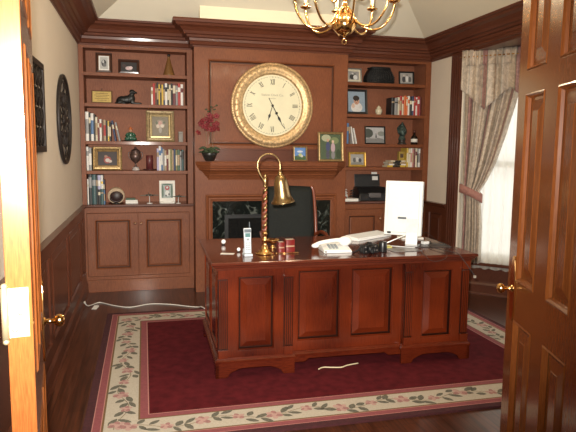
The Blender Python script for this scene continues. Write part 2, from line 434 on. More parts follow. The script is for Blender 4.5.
SL = [2.185, 1.888, 1.520, 1.228]; SR = [2.190, 1.850, 1.525, 1.270]; CTP = .892
bookcase(0.002, A, .045, 1.035, SL, 'built-in cherry bookcase with base cabinet left of the fireplace, beside the cream wall')
bookcase(B, W-.002, 2.722, 3.672, SR, 'built-in cherry bookcase behind the white monitor, right of the fireplace')

# ------------------------------------------------------------------ fireplace
t = thing('fireplace', 'tall cherry fireplace surround with mantel, black marble and panelled overmantel', 'fireplace', ((A+B)/2, CY, 0))
h = (B-A)/2-.001
mb = MB()
frame_face(mb, -h, h, 1.40, 2.62, 0, .02, [(-.66, .655, 1.49, 2.33)])
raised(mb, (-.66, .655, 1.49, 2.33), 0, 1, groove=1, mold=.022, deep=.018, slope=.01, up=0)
mb.build('overmantel', [CW, CGZ], t, bevel=.002)
mb = MB(); frame_face(mb, -h, h, 0, 1.40, 0, .02, [(-.69, .69, -.01, .995)]); mb.box(-h, -h+.02, .02, .50, 0, 2.62); mb.box(h-.02, h, .02, .50, 0, 2.62)
mb.build('surround', CW, t, bevel=.002)
mb = MB(); P = [(-.69, 0), (-.69, .995), (.69, .995), (.69, 0)]
mb.sweep([(-.69, 0), (-.69, .995), (.69, .995), (.69, 0)], [(-.0, -.0), (-.0, .028), (-.012, .034), (-.022, .026), (-.03, .018), (-.045, .022), (-.055, .014), (-.066, .012), (-.066, 0)], False, M=RX(90))
mb.build('opening_moulding', CW, t)
mb = MB()
mp = [(0, 1.145), (.008, 1.145), (.012, 1.160), (.022, 1.166), (.028, 1.182), (.045, 1.190), (.05, 1.205), (.075, 1.232), (.10, 1.245), (.104, 1.262), (.118, 1.268), (.122, 1.284), (.13, 1.290), (.135, 1.322), (.13, 1.329), (0, 1.329)]
mb.sweep([(.655, 0), (-.655, 0)], mp, False)
# returns at both ends and the board under the overmantel
vs = []
for sgn in (-1, 1):
    pts = [(sgn*.655, 0.001)]+[(sgn*(.655+o), z) for o, z in mp]
    n = len(mp); v0 = [(sgn*.655, -o, z) for o, z in mp]+[(sgn*(.655+o), -.0, z) for o, z in mp]
    mb.add(v0, [(i, i+1, n+i+1, n+i) for i in range(n-1)]+[list(range(n, 2*n)), (n-1, 0, n, 2*n-1)])
mb.box(-.785, .785, -.02, .0, 1.329, 1.335)
ms = mb.build('mantel_shelf', CWX, t)
mb = MB(); mb.box(-.62, .66, -.012, .0, 1.335, 1.455); mb.box(-.62, .66, -.018, 0, 1.445, 1.462); mb.build('mantel_backboard', CR, t, bevel=.002)
mb = MB(); frame_face(mb, -.63, .63, 0, .93, .004, .03, [(-.50, .50, -.01, .79)]); mb.build('marble_slab', MARBLE, t)
mb = MB(); mb.box(-.50, .50, .40, .42, 0, .79); mb.box(-.52, -.50, .03, .42, 0, .80); mb.box(.50, .52, .03, .42, 0, .80); mb.box(-.52, .52, .03, .42, .79, .81); mb.box(-.5, .5, .03, .42, .0, .012)
mb.build('firebox', plain('soot_black', (.008, .008, .008), .5, var=.3), t)
mb = MB(); frame_face(mb, -.498, .498, .012, .788, .012, .03, [(-.46, -.01, .05, .75), (.01, .46, .05, .75)])
mb.build('door_frame', BLACK, t)
mb = MB(); mb.box(-.46, .46, .02, .024, .05, .75); mb.build('glass_doors', plain('smoked_glass', (.012, .012, .012), .06, var=0), t)

# ------------------------------------------------------------------ clock
def curve_text(txt, size, M):
    cu = bpy.data.curves.new('t', 'FONT'); cu.body = txt; cu.size = size; cu.align_x = 'CENTER'; cu.align_y = 'CENTER'; cu.extrude = .0005
    o = bpy.data.objects.new('t', cu); C.objects.link(o); bpy.context.view_layer.update()
    me = bpy.data.meshes.new_from_object(o.evaluated_get(bpy.context.evaluated_depsgraph_get()))
    me.transform(M); bpy.data.objects.remove(o); return me
ck = thing('wall_clock', 'large round wall clock with carved gold rim and cream roman dial above the mantel', 'clock', (1.872, CY-.002, 1.46))
M = TR(0, 0, .435) @ RX(90)
mb = MB(); mb.lathe([(.0, .0), (.415, 0), (.427, .010), (.424, .022), (.412, .028), (.405, .026), (.398, .040), (.375, .050), (.345, .046), (.330, .034), (.322, .036), (.314, .026), (.306, .014), (0, .012)], 72, M=M)
for k in range(108):
    a = 2*PI*k/108; mb.ball((.413*math.cos(a), .413*math.sin(a), .025), (.0085, .0085, .008), 6, 4, M=M)
for k in range(40):
    a = 2*PI*k/40; mb.ball((.372*math.cos(a), .372*math.sin(a), .044), (.016, .013, .010), 6, 4, M=M)
mb.build('rim', plain('carved_gilt', (.58, .40, .21), .45, .55, var=.35, vs=45, bump=.7), ck)
mb = MB(); mb.lathe([(0, .010), (.306, .010), (.306, .016), (0, .016)], 64, M=M, smooth=False)
mb.build('dial', plain('cream_dial', (.74, .70, .50), .5, var=.05, vs=8), ck)
mb = MB(); MN = plain('dark_bronze_ink', (.07, .06, .035), .6)
def bar(mb, cx, cy, w, hh, ang, base):
    mb.box(-w/2, w/2, -hh/2, hh/2, 0, .002, M=base @ TR(cx, cy, 0) @ RZ(ang))
NUM = ['XII', 'I', 'II', 'III', 'IIII', 'V', 'VI', 'VII', 'VIII', 'IX', 'X', 'XI']
cw = {'I': .012, 'V': .024, 'X': .024}
for k, s in enumerate(NUM):
    base = M @ RZ(-30*k) @ TR(0, .236, .0162); tw = sum(cw[c] for c in s); x = -tw/2
    if 3 < k < 9: base = M @ RZ(-30*k) @ TR(0, .236, .0162) @ RZ(180)
    for c in s:
        xm = x+cw[c]/2
        if c == 'I': bar(mb, xm, 0, .0055, .056, 0, base)
        if c == 'V': bar(mb, xm-.005, 0, .006, .056, 9, base); bar(mb, xm+.005, 0, .003, .056, -9, base)
        if c == 'X': bar(mb, xm, 0, .006, .058, 17, base); bar(mb, xm, 0, .003, .058, -17, base)
        x += cw[c]
for k in range(60):
    bar(mb, 0, 0, .0025 if k % 5 else .006, .008, 0, M @ RZ(-6*k) @ TR(0, .283, .0162))
mb.tube([(.287*math.cos(a*PI/32), .287*math.sin(a*PI/32), .0165) for a in range(64)], .0008, 4, closed=True, M=M)
mb.build('numerals', MN, ck)
for txt, sz, yy in (('Station Clock Co.', .032, .105), ('London', .022, .072)):
    me = curve_text(txt, sz, M @ TR(0, yy, .0165)); me.materials.clear(); me.materials.append(plain('faded_ink', (.30, .27, .20), .6))
    o = bpy.data.objects.new('dial_lettering', me); C.objects.link(o); o.parent = ck
BK = plain('black_hand', (.01, .01, .01), .4)
for nm, ang, ln, tail, z in (('hour_hand', -17, .17, .0, .020), ('minute_hand', 28, .235, .085, .024)):
    mb = MB(); q = M @ RZ(ang)
    mb.prism([(-.003, -tail), (.003, -tail), (.004, ln*.5), (.013, ln*.62), (.004, ln*.78), (0.0, ln), (-.004, ln*.78), (-.013, ln*.62), (-.004, ln*.5)], 0, .002, M=q @ TR(0, 0, z) @ RX(-90) @ Matrix.Scale(-1, 4, (0, 0, 1)))
    if tail: mb.lathe([(0, 0), (.014, 0), (.014, .002), (0, .002)], 16, c=(0, -tail, z), M=q)
    mb.lathe([(0, z-.004), (.012, z-.004), (.012, z+.002), (0, z+.003)], 16, M=q)
    mb.build(nm, BK, ck)

# ------------------------------------------------------------------ desk
DRZ = R(-.67); DL = (.988, -2.524); ux, uy = math.cos(DRZ), math.sin(DRZ)
def dk(x, y, z=.76):           # desk-top point: x along the front from its left corner, y back from the front edge
    return (DL[0]+x*ux-y*uy, DL[1]+x*uy+y*ux, z)
RUG = .012
c0 = dk(.909, .481, RUG+.002)
desk = thing('executive_desk', 'large red cherry executive desk with raised panels standing on the flowered rug', 'desk', c0, DRZ)
H = .76-RUG-.002
X0, X1 = -.869, .869; P0, P1 = -.385, .385      # body, pedestal inner edges
YA = -.446; YB = .44                             # body front/back
REC = .035
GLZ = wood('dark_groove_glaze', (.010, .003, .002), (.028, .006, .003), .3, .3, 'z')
top = MB()
outl = [(-.909, -.481), (.909, -.481), (.909, .481), (-.909, .481)]
top.sweep(outl, [(0.05, H-.055), (.032, H-.055), (.030, H-.042), (.018, H-.036), (.012, H-.024), (.0, H-.018), (0, H-.006), (.006, H), (.05, H)], True)
top.box(-.86, .86, -.432, .432, H-.055, H-.0002)
top.build('desktop', DTOP, desk)
body = MB()
# pedestal fronts and centre front
pl = [(-.742, -.508, .170, .648)]; pr = [(.520, .742, .170, .640)]
frame_face(body, X0, P0, .115, H-.055, YA, YA+.02, pl)
frame_face(body, P1, X1, .115, H-.055, YA, YA+.02, pr)
pc = [(-.345, -.055, .195, .664), (.022, .318, .195, .664)]
frame_face(body, P0, P1, .115, H-.055, YA+REC, YA+REC+.02, pc)
body.box(P0-.02, P0, YA, YA+REC+.02, .115, H-.055); body.box(P1, P1+.02, YA, YA+REC+.02, .115, H-.055)
for xs in (X0, X1):
    sg = 1 if xs < 0 else -1; MS = TR(xs, 0, 0) @ RZ(-90 if sg > 0 else 90)
    c = [(-.36, -.03, .17, .65), (.03, .36, .17, .65)]
    frame_face(body, YA, YB, .115, H-.055, -.0, .02, [(-.38, -.03, .17, .65), (.03, .38, .17, .65)], M=TR(xs, 0, 0) @ RZ(90) @ Matrix.Scale(-sg, 4, (0, 1, 0)))
for a, b in ((X0, P0), (P1, X1)):
    body.box(a+.02, b, YB-.02, YB, .115, H-.055); q = b-.02 if a < 0 else a
    body.box(q, q+.02, YA+.05, YB-.02, .115, H-.055)
    body.box(a, b, YA, YB, .10, .115)
body.build('body', DK, desk, bevel=.0015)
def dpanel(c, y, M=None, sl=.038):
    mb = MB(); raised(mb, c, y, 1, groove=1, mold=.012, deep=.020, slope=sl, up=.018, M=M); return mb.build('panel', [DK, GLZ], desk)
for c in pl+pr: dpanel(c, YA)
for c in pc: dpanel(c, YA+REC)
for xs in (X0, X1):
    sg = 1 if xs < 0 else -1
    for c in ((-.38, -.03, .17, .65), (.03, .38, .17, .65)):
        dpanel(c, 0, M=TR(xs, 0, 0) @ RZ(90) @ Matrix.Scale(-sg, 4, (0, 1, 0)))
# fluted pilasters with blocks
for xa, xb in ((X0+.002, X0+.062), (P0-.062, P0-.002), (P1+.002, P1+.062), (X1-.062, X1-.002)):
    mb = MB(); y = YA; mb.box(xa, xb, y-.016, y, .645, .693); mb.box(xa-.003, xb+.003, y-.020, y, .638, .647)
    mb.box(xa, xb, y-.016, y, .128, .175); mb.box(xa-.003, xb+.003, y-.020, y, .173, .182)
    mb.box(xa, xb, y-.003, y, .182, .638, 1); n = 4; ww = (xb-xa-.008)/n
    for k in range(n): mb.box(xa+.004+k*ww+.003, xa+.004+(k+1)*ww-.003, y-.011, y-.003, .19, .63)
    mb.build('pilaster', [DK, GLZ], desk, bevel=.001)
# base moulding and bracket feet
mb = MB(); bm_ = [(0, .095), (-.018, .095), (-.020, .110), (-.012, .118), (-.006, .128), (0, .130)]
mb.sweep([(X0, YB), (X0, YA), (P0, YA), (P0, YA+REC), (P1, YA+REC), (P1, YA), (X1, YA), (X1, YB), (X0, YB)], bm_, False)
mb.build('base_moulding', DKX, desk)
def skirt(a, b, fz=.0):
    w = b-a; f = .115
    pts = [(a, 0), (a+f*.62, 0), (a+f*.72, .012), (a+f*.78, .028), (a+f, .040), (a+f*1.25, .052), (a+f*1.5, .058), (b-f*1.5, .058), (b-f*1.25, .052), (b-f, .040), (b-f*.78, .028), (b-f*.72, .012), (b-f*.62, 0), (b, 0), (b, .098), (a, .098)]
    return pts
mb = MB(); mb.prism(skirt(X0-.016, P0+.012), YA-.016, YA+.006); mb.prism(skirt(P1-.012, X1+.016), YA-.016, YA+.006)
mb.prism([(P0, .055), (P0+.09, .055), (P0+.12, .075), (P1-.12, .075), (P1-.09, .055), (P1, .055), (P1, .098), (P0, .098)], YA+REC-.012, YA+REC+.006)
for xs in (X0-.016, X1-.006):
    mb.prism(skirt(YA-.016, YB), 0, .022, M=TR(xs+.022, 0, 0) @ RZ(90))
mb.prism(skirt(X0-.016, P0), YB-.02, YB); mb.prism(skirt(P1, X1+.016), YB-.02, YB)
mb.build('bracket_base', DKX, desk, bevel=.002)

# ------------------------------------------------------------------ rug
RX0, RX1, RY0, RY1 = .266, 3.489, -3.233, -.85
mats = [plain('rug_burgundy', (.090, .008, .011), .95, spec=.15, var=.25, vs=18), plain('rug_rose', (.24, .062, .068), .95, var=.12, vs=60),
        plain('rug_cream', (.47, .415, .33), .95, var=.10, vs=120), plain('rug_edge_brown', (.16, .09, .035), .95), plain('rug_edge_maroon', (.055, .010, .013), .95, var=.2, vs=50),
        plain('rug_leaf', (.125, .115, .085), .95, var=.3, vs=80), plain('rug_flower', (.34, .17, .155), .95, var=.2, vs=120), plain('rug_flower_pale', (.46, .29, .25), .95), plain('rug_stem', (.20, .15, .08), .95), plain('rug_pale_line', (.45, .20, .17), .95)]
mb = MB(); bands = [(0, 4), (.045, 9), (.050, 1), (.088, 9), (.093, 3), (.104, 2), (.278, 3), (.288, 1), (.330, 9), (.336, 0)]
ins = [b[0] for b in bands]+[.9]
vs = []; 
def rr(i, z): return [(RX0+i, RY0+i, z), (RX1-i, RY0+i, z), (RX1-i, RY1-i, z), (RX0+i, RY1-i, z)]
vs = rr(0, 0); fs = []; mi = []
for i, _ in bands: vs += rr(i, RUG)
for k in range(4): fs.append((k, (k+1) % 4, 4+(k+1) % 4, 4+k)); mi.append(4)
for bi in range(len(bands)-1):
    for k in range(4):
        a = 4+bi*4+k; b2 = 4+bi*4+(k+1) % 4; fs.append((a, b2, b2+4, a+4)); mi.append(bands[bi][1])
e = 4+(len(bands)-1)*4; fs.append((e, e+1, e+2, e+3)); mi.append(0); fs.append((3, 2, 1, 0)); mi.append(4)
mb.add(vs, fs, mi)
def blob(x, y, rx, ry, ang, m, z=.0006, n=9, leaf=False):
    pts = []
    for k in range(n):
        a = 2*PI*k/n; px, py = rx*math.cos(a), ry*math.sin(a)
        if leaf: py *= (1-abs(math.cos(a))**3*.6)
        pts.append((x+px*math.cos(ang)-py*math.sin(ang), y+px*math.sin(ang)+py*math.cos(ang), RUG+z))
    mb.add(pts, [list(range(n))], m)
def garland(p, q, seedn):
    rnd = random.Random(seedn); L = math.dist(p, q); dx, dy = (q[0]-p[0])/L, (q[1]-p[1])/L; nx, ny = -dy, dx; a0 = math.atan2(dy, dx)
    def at(s, o): return p[0]+dx*s+nx*o, p[1]+dy*s+ny*o
    s = 0
    while s < L-.02:                                # wavy stem
        o1 = .035*math.sin(s*13+seedn); o2 = .035*math.sin((s+.02)*13+seedn); x, y = at(s+.01, (o1+o2)/2)
        blob(x, y, .014, .0028, a0+math.atan2(o2-o1, .02), 8, .0004, 6); s += .02
    s = .04; k = 0
    while s < L-.03:
        o = .035*math.sin(s*13+seedn)
        if k % 3 == 0:
            big = k % 6 == 0; r = .034 if big else .026; x, y = at(s, o*.6); r *= 1.25
            for j in range(6):
                a = j*PI/3+rnd.random(); blob(x+r*.62*math.cos(a), y+r*.62*math.sin(a), r*.55, r*.40, a, 6 if j % 2 else 7, .0010+.0001*j)
            blob(x, y, r*.35, r*.35, 0, 7, .0018)
        else:
            for sg in (-1, 1):
                x, y = at(s+rnd.uniform(-.02, .02), o+sg*rnd.uniform(.02, .04)); blob(x, y, rnd.uniform(.030, .046), rnd.uniform(.014, .020), a0+sg*rnd.uniform(.3, 1.1), 5, .0008, 10, True)
        s += .064; k += 1
m_ = .191
garland((RX0+m_, RY0+m_), (RX1-m_, RY0+m_), 1); garland((RX1-m_, RY0+m_), (RX1-m_, RY1-m_), 2)
garland((RX1-m_, RY1-m_), (RX0+m_, RY1-m_), 3); garland((RX0+m_, RY1-m_), (RX0+m_, RY0+m_), 4)
tag(mb.build('area_rug', mats), 'burgundy area rug with cream flowered border lying under the desk', 'rug')

# ------------------------------------------------------------------ the two open doors
def pdoor(name, hx, hy, ang, w, cols, hinge_left):
    """local x from the hinge to the free edge; visible room face at y=0, thickness to +y (or -y)"""
    root = bpy.data.objects.new(name, None); C.objects.link(root); root['kind'] = 'structure'
    root.location = (hx, hy, .008); root.rotation_euler = (0, 0, ang)
    sg = 1 if not hinge_left else -1; t_ = .044
    MM = Matrix.Scale(sg, 4, (0, 1, 0))             # face y=0 looks along -y*sg
    rows = [(.22, .845), (.985, 1.645), (1.722, 2.16)]
    cells = [(a, b, z0_, z1_) for a, b in cols for z0_, z1_ in rows]
    mb = MB(MM); frame_face(mb, 0, w, 0, 2.29, 0, t_, cells); lf = mb.build('leaf', DR, root, bevel=.0012)
    for c in cells:
        mb = MB(MM); raised(mb, c, 0, 1, mold=.020, deep=.013, slope=.035, up=.008); raised(mb, c, t_, -1, mold=.020, deep=.013, slope=.035, up=.008)
        mb.build('panel', DR, root)
    kz = .955; kx = w-.062
    for yy, s2 in ((0, -1), (t_, 1)):
        mb = MB(MM); Mq = TR(kx, yy, kz) @ RX(90 if s2 < 0 else -90)
        pts = []
        for k in range(24):
            a = 2*PI*k/24; e_ = 1.0; pts.append((.024*math.copysign(abs(math.cos(a))**.8, math.cos(a)), .118*math.copysign(abs(math.sin(a))**.8, math.sin(a))))
        mb.prism(pts, -.005, 0, M=TR(kx, yy, kz-.0) @ Matrix.Scale(-s2, 4, (0, 1, 0)))
        mb.build('plate', BRASS, root, bevel=.001)
        mb = MB(MM); mb.lathe([(0, 0), (.015, 0), (.013, .007), (.007, .010), (.0065, .028), (.010, .031), (.016, .037), (.019, .045), (.016, .054), (.010, .059), (0, .060)], 24, M=Mq)
        mb.build('knob', BRASS, root)
    for z in (.22, 1.14, 2.06):
        mb = MB(MM); mb.box(-.0015, 0, .006, t_, z-.0465, z+.0465); mb.box(-.0022, -.0014, .008, .010, z-.04, z+.04)
        for q in (-.032, 0, .032):
            mb.lathe([(0, 0), (.0055, 0), (.0045, .0012), (0, .0015)], 10, M=TR(-.0015, .024+(.007 if q else -.004), z+q) @ RY(-90))
        mb.tube([(-.006, t_+.002, z-.048), (-.006, t_+.002, z+.048)], .0065, 12)
        mb.ball((-.006, t_+.002, z+.052), .006, 10, 6); mb.ball((-.006, t_+.002, z-.052), .006, 10, 6)
        mb.box(-.006, 0, t_-.006, t_+.003, z-.046, z+.046)
        mb.build('hinge', plain('pale_brass', (.60, .52, .32), .40, .85, var=.1), root)
    return root
# left door: visible face looks +X; right door: visible face looks -X
DW = .635
aL = math.atan2(.99, -.139); pdoor('door_1', .391, -4.849, aL, DW, [(.095, .27), (.37, .545)], False)
# right door
aR = math.atan2(.956, .292); u0 = .12
pdoor('door_2', 1.69+u0*.292, -4.85+u0*.956, aR, .615, [(.095, .265), (.365, .535)], True)
#@@PART2
# ------------------------------------------------------------------ chandelier
ch = thing('chandelier', 'polished brass chandelier with curved arms and cream candle sleeves hanging from the ceiling', 'chandelier', (1.80, -2.56, 2.22))
mb = MB(); mb.lathe([(0, -.098), (.006, -.096), (.010, -.088), (.005, -.080), (.009, -.074), (.020, -.068), (.045, -.058), (.066, -.036), (.076, 0), (.066, .036), (.045, .056), (.022, .066), (.014, .076), (.026, .084), (.030, .094), (.016, .104), (.012, .14), (.022, .16), (.036, .185), (.040, .21), (.028, .24), (.012, .27), (.010, .36), (.024, .38), (.028, .41), (.012, .44), (.006, .50), (0, .50)], 32)
mb.tube([(.014*math.cos(2*PI*k/12), 0, -.108+.014*math.sin(2*PI*k/12)) for k in range(12)], .003, 6, closed=True)
mb.build('stem', BRASS, ch)
mb = MB(); z = .50; k = 0
while z < 1.13:
    mb.tube([(.009*math.cos(2*PI*i/10)*(1 if k % 2 else 0), .009*math.cos(2*PI*i/10)*(0 if k % 2 else 1), z+.017+.017*math.sin(2*PI*i/10)) for i in range(10)], .0025, 6, closed=True); z += .026; k += 1
mb.build('chain', BRASS, ch)
zt = CT+.7*(1.35-.21)-2.22
mb = MB(); mb.lathe([(0, zt-.06), (.012, zt-.055), (.03, zt-.035), (.06, zt-.015), (.065, zt-.001), (0, zt-.001)], 24); mb.build('canopy', BRASS, ch)
CANDLE = plain('cream_candle_sleeve', (.75, .68, .48), .5); BULB = plain('lit_flame_bulb', (.9, .8, .6), .3, emit=(1, .72, .38), es=4, var=0)
arm_xz = [(.012, .10), (.030, .085), (.052, .055), (.075, .015), (.105, -.012), (.145, -.030), (.19, -.032), (.235, -.012), (.272, .028), (.298, .075), (.306, .115), (.306, .140)]
arm_up = [(.012, .22), (.030, .235), (.05, .225), (.07, .19), (.09, .165), (.12, .155), (.15, .168), (.175, .20), (.185, .24), (.186, .27)]
def smooth(pts, n=4):
    out = []
    for i in range(len(pts)-1):
        p0 = Vector(pts[max(i-1, 0)]); p1 = Vector(pts[i]); p2 = Vector(pts[i+1]); p3 = Vector(pts[min(i+2, len(pts)-1)])
        for k in range(n):
            t_ = k/n; out.append(.5*((2*p1)+(p2-p0)*t_+(2*p0-5*p1+4*p2-p3)*t_*t_+(3*p1-p0-3*p2+p3)*t_**3))
    out.append(Vector(pts[-1])); return out
va = math.degrees(math.atan2(2.56-5.979, .598-1.80))
for n_, prof, off in ((8, arm_xz, 10), (4, arm_up, 32)):
    for k in range(n_):
        a = R(va+off+k*360/n_); rx, rz_ = prof[-1]
        Mk = Matrix.Rotation(a, 4, 'Z')
        mb = MB(Mk); mb.tube([(p[0], 0, p[1]) for p in smooth(prof)], .0065, 8)
        arm = mb.build('arm', BRASS, ch)
        mb = MB(Mk); mb.lathe([(0, -.055), (.003, -.05), (.007, -.02), (.010, -.008), (.030, -.004), (.036, .004), (.033, .005), (.012, .002), (.013, .02), (.016, .024), (.012, .026), (0, .026)], 20, c=(rx, 0, rz_)); mb.build('drip_pan', BRASS, arm)
        mb = MB(Mk); mb.lathe([(0, .024), (.0105, .024), (.0105, .105), (0, .107)], 14, c=(rx, 0, rz_)); mb.build('candle_sleeve', CANDLE, arm)
        mb = MB(Mk); mb.lathe([(0, .107), (.007, .11), (.013, .125), (.011, .14), (.005, .16), (0, .172)], 12, c=(rx, 0, rz_)); mb.build('bulb', BULB, arm)

# ------------------------------------------------------------------ curtains on the bay window
MF = facet_matrix(F1, F2); LF = math.dist(F1, F2)
def cloth(name, mat, parent, s0, s1, z0, z1, off, amp, folds, u=(0, 1), ns=90, nz=30, thick=.003, seed=0, uvf=None):
    """s0,s1: left/right edge as functions of z; z0: lower edge as function of s-fraction"""
    rnd = random.Random(seed); ph = [rnd.uniform(0, 6.28) for _ in range(4)]
    mb = MB(MF)
    for j in range(nz+1):
        for i in range(ns+1):
            f = i/ns; sm = s0(z1)+(s1(z1)-s0(z1))*f; zb = z0(sm); zz = z1+(zb-z1)*j/nz
            s_ = s0(zz)+(s1(zz)-s0(zz))*f; am = amp(zz) if callable(amp) else amp
            y = off+am*(math.sin(2*PI*folds*f+ph[0])*.7+math.sin(2*PI*folds*1.63*f+ph[1])*.3)+.3*am*math.sin(ph[2]+f*9+zz*3)
            mb.add([(s_, y, zz)], []); mb.uv[len(mb.v)-1] = (u[0]+(u[1]-u[0])*f, 0) if uvf is None else (uvf(s_), 0)
    fs = [(j*(ns+1)+i, j*(ns+1)+i+1, (j+1)*(ns+1)+i+1, (j+1)*(ns+1)+i) for j in range(nz) for i in range(ns)]
    for f in fs: mb.f.append(list(f)); mb.mi.append(0); mb.sm.append(True)
    o = mb.build(name, mat, parent)
    if thick: q = o.modifiers.new('t', 'SOLIDIFY'); q.thickness = thick
    return o
ctn = thing('curtain', 'striped damask curtain with pointed valance, tied back beside the window casing', 'curtain', (0, 0, 0))
def pw(x, pts):
    for (a, b), (c, d) in zip(pts, pts[1:]):
        if x <= c: return b+(d-b)*(x-a)/(c-a)
    return pts[-1][1]
L0 = lambda z: pw(z, [(.33, .06), (.95, .06), (1.07, .05), (1.25, .04), (2.0, .03), (2.45, .02)])
L1 = lambda z: pw(z, [(.33, .25), (.7, .245), (.97, .225), (1.06, .215), (1.15, .27), (1.35, .355), (1.6, .43), (1.85, .495), (2.1, .555), (2.45, .66)])
cloth('drape', DAM, ctn, L0, L1, lambda s: .33, 2.42, -.085, lambda z: .018+.016*min(1, abs(z-1.03)/.3), 6, (0, 2.6), 110, 40, seed=3)
cloth('valance', DAM, ctn, lambda z: .008, lambda z: .985, lambda s: 1.86+min(.9*abs(((s+.005) % .47)-.235), .24), 2.36, -.140, .030, 8, ns=190, nz=14, seed=5, uvf=lambda s: s/.31+.584)
cloth('valance_heading', DAM, ctn, lambda z: .008, lambda z: .985, lambda s: 2.29, 2.438, -.145, .016, 24, ns=220, nz=5, seed=6, uvf=lambda s: s/.31+.584)
mb = MB(MF); mb.tube([(-.02, -.14, 2.375), (.99, -.14, 2.375)], .006, 8); mb.build('rod', BRASS, ctn)
mb = MB(MF); pts = []
for k in range(25):
    a = 2*PI*k/24; pts.append((.13+.118*math.cos(a), -.085+.048*math.sin(a), 1.035-.05*math.cos(a)+.015*math.sin(a)**2))
n = len(pts)-1
for k, p in enumerate(pts[:-1]):
    mb.add([(p[0], p[1], p[2]+.042), (p[0]*1+.0, p[1]-.003, p[2]-.042)], [])
for k in range(n): a, b = 2*k, 2*((k+1) % n); mb.f.append([a, b, b+1, a+1]); mb.mi.append(0); mb.sm.append(True)
tb = mb.build('tieback', plain('dusty_rose_cloth', (.36, .17, .14), .7, var=.15), ctn); q = tb.modifiers.new('t', 'SOLIDIFY'); q.thickness = .008
sh = thing('sheer_curtain', 'white sheer curtain glowing with daylight behind the tied-back drape', 'curtain', (0, 0, 0))
cloth('sheer', SHEER, sh, lambda z: -.0, lambda z: .97, lambda s: .27+.006*math.sin(s*60), 2.40, -.035, .012, 15, ns=180, nz=10, thick=0, seed=8)
mb = MB(MF); mb.tube([(-.0, -.035, 2.40), (.98, -.035, 2.40)], .004, 8); mb.build('rod', WHITE, sh)

# ------------------------------------------------------------------ pierced iron wall pieces on the left wall
wm = thing('wall_medallion', 'round pierced dark iron medallion hanging on the cream left wall', 'wall decoration', (.001, -1.24, 1.325))
Mw = TR(.0, 0, .34) @ RY(90)
mb = MB(); mb.tube([(.328*math.cos(2*PI*k/48), .328*math.sin(2*PI*k/48), .014) for k in range(48)], .014, 8, closed=True, M=Mw)
mb.tube([(.285*math.cos(2*PI*k/48), .285*math.sin(2*PI*k/48), .012) for k in range(48)], .007, 6, closed=True, M=Mw)
mb.build('rim', IRON, wm)
mb = MB()
for k in range(8):
    B_ = Mw @ RZ(45*k); mb.tube([(.04, 0, .012), (.28, 0, .012)], .0045, 6, M=B_)
    for sg in (-1, 1):
        sp = [(.17+.085*(1-t_/26)*math.cos(t_*.32*sg+1.2*sg), sg*.035+.062*(1-t_/26)*math.sin(t_*.32*sg+1.2*sg)*1.0, .013) for t_ in range(22)]
        mb.tube(sp, .0042, 6, M=B_)
    mb.lathe([(0, .006), (.03, .008), (.026, .018), (0, .022)], 10, c=(.235, 0, 0), M=B_)
mb.lathe([(0, .004), (.055, .006), (.05, .018), (.02, .028), (0, .03)], 20, M=Mw)
mb.build('scrollwork', IRON, wm)
wp = thing('wall_panel', 'rectangular pierced dark iron panel on the left wall next to the open door', 'wall decoration', (.001, -2.47, 1.425))
mb = MB(TR(0, 0, 0) @ RZ(90)); frame_face(mb, -.29, .29, 0, .525, -.022, -.002, [(-.255, .255, .035, .49)]); mb.build('frame', IRON, wp, bevel=.003)
mb = MB(RZ(90))
for i in range(5):
    for j in range(4):
        x = -.204+i*.102; z = .09+j*.115
        mb.tube([(x+.046*math.cos(2*PI*k/16), -.012, z+.052*math.sin(2*PI*k/16)) for k in range(16)], .006, 6, closed=True)
        for a in range(0, 180, 45): mb.tube([(x-.04*math.cos(R(a)), -.012, z-.045*math.sin(R(a))), (x+.04*math.cos(R(a)), -.012, z+.045*math.sin(R(a)))], .004, 5)
        mb.ball((x, -.014, z), (.016, .008, .016), 8, 6)
mb.build('lattice', IRON, wp)

# ------------------------------------------------------------------ books
COL = {'white': (.72, .70, .66), 'cream': (.62, .56, .42), 'black': (.015, .015, .016), 'red': (.38, .025, .022), 'maroon': (.13, .016, .02), 'yellow': (.62, .42, .06), 'orange': (.58, .13, .03),
       'brown': (.12, .055, .03), 'navy': (.02, .035, .10), 'blue': (.07, .16, .33), 'teal': (.02, .07, .075), 'green': (.035, .09, .045), 'olive': (.20, .19, .07), 'grey': (.26, .26, .26), 'pink': (.50, .24, .22), 'lavender': (.42, .40, .58), 'tan': (.38, .27, .16)}
def cmat(c): return plain(c+'_book_cover', COL[c], .45, var=.08)
PG = plain('book_pages', (.68, .62, .50), .9, var=.1, vs=200)
def book_mesh(th, h, d, c, band):
    mb = MB(); e = .0022
    # spine faces -y
    mb.prism([(0, 0), (th*.0, h), (th, h), (th, 0)], .004, .006)
    n = 6; pts = [(th/2-th/2*math.cos(PI*k/n), .006-.006*math.sin(PI*k/n)*min(1, th/.02)) for k in range(n+1)]
    vs = [(x, y, 0) for x, y in pts]+[(x, y, h) for x, y in pts]
    mb.add(vs, [(k, k+1, n+2+k, n+1+k) for k in range(n)]+[list(range(n+1))[::-1], list(range(n+1, 2*n+2)), (0, n+1, 2*n+1, n)], 0)
    mb.box(0, e, .005, d, 0, h); mb.box(th-e, th, .005, d, 0, h)
    mb.box(e, th-e, .006, d-.004, .003, h-.003, 1)
    if band:
        bc, z0_, z1_ = band; y_ = -.0006
        pts = [(th/2-(th/2+.0002)*math.cos(PI*k/n), .0055-.0063*math.sin(PI*k/n)*min(1, th/.02)-.0003) for k in range(n+1)]
        vs = [(x, y, h*z0_) for x, y in pts]+[(x, y, h*z1_) for x, y in pts]
        mb.add(vs, [(k, k+1, n+2+k, n+1+k) for k in range(n)], 2)
    return mb
ORD = ['first', 'second', 'third', 'fourth', 'fifth', 'sixth', 'seventh', 'eighth', 'ninth', 'tenth', 'eleventh', 'twelfth', 'thirteenth', 'fourteenth', 'fifteenth', 'sixteenth']
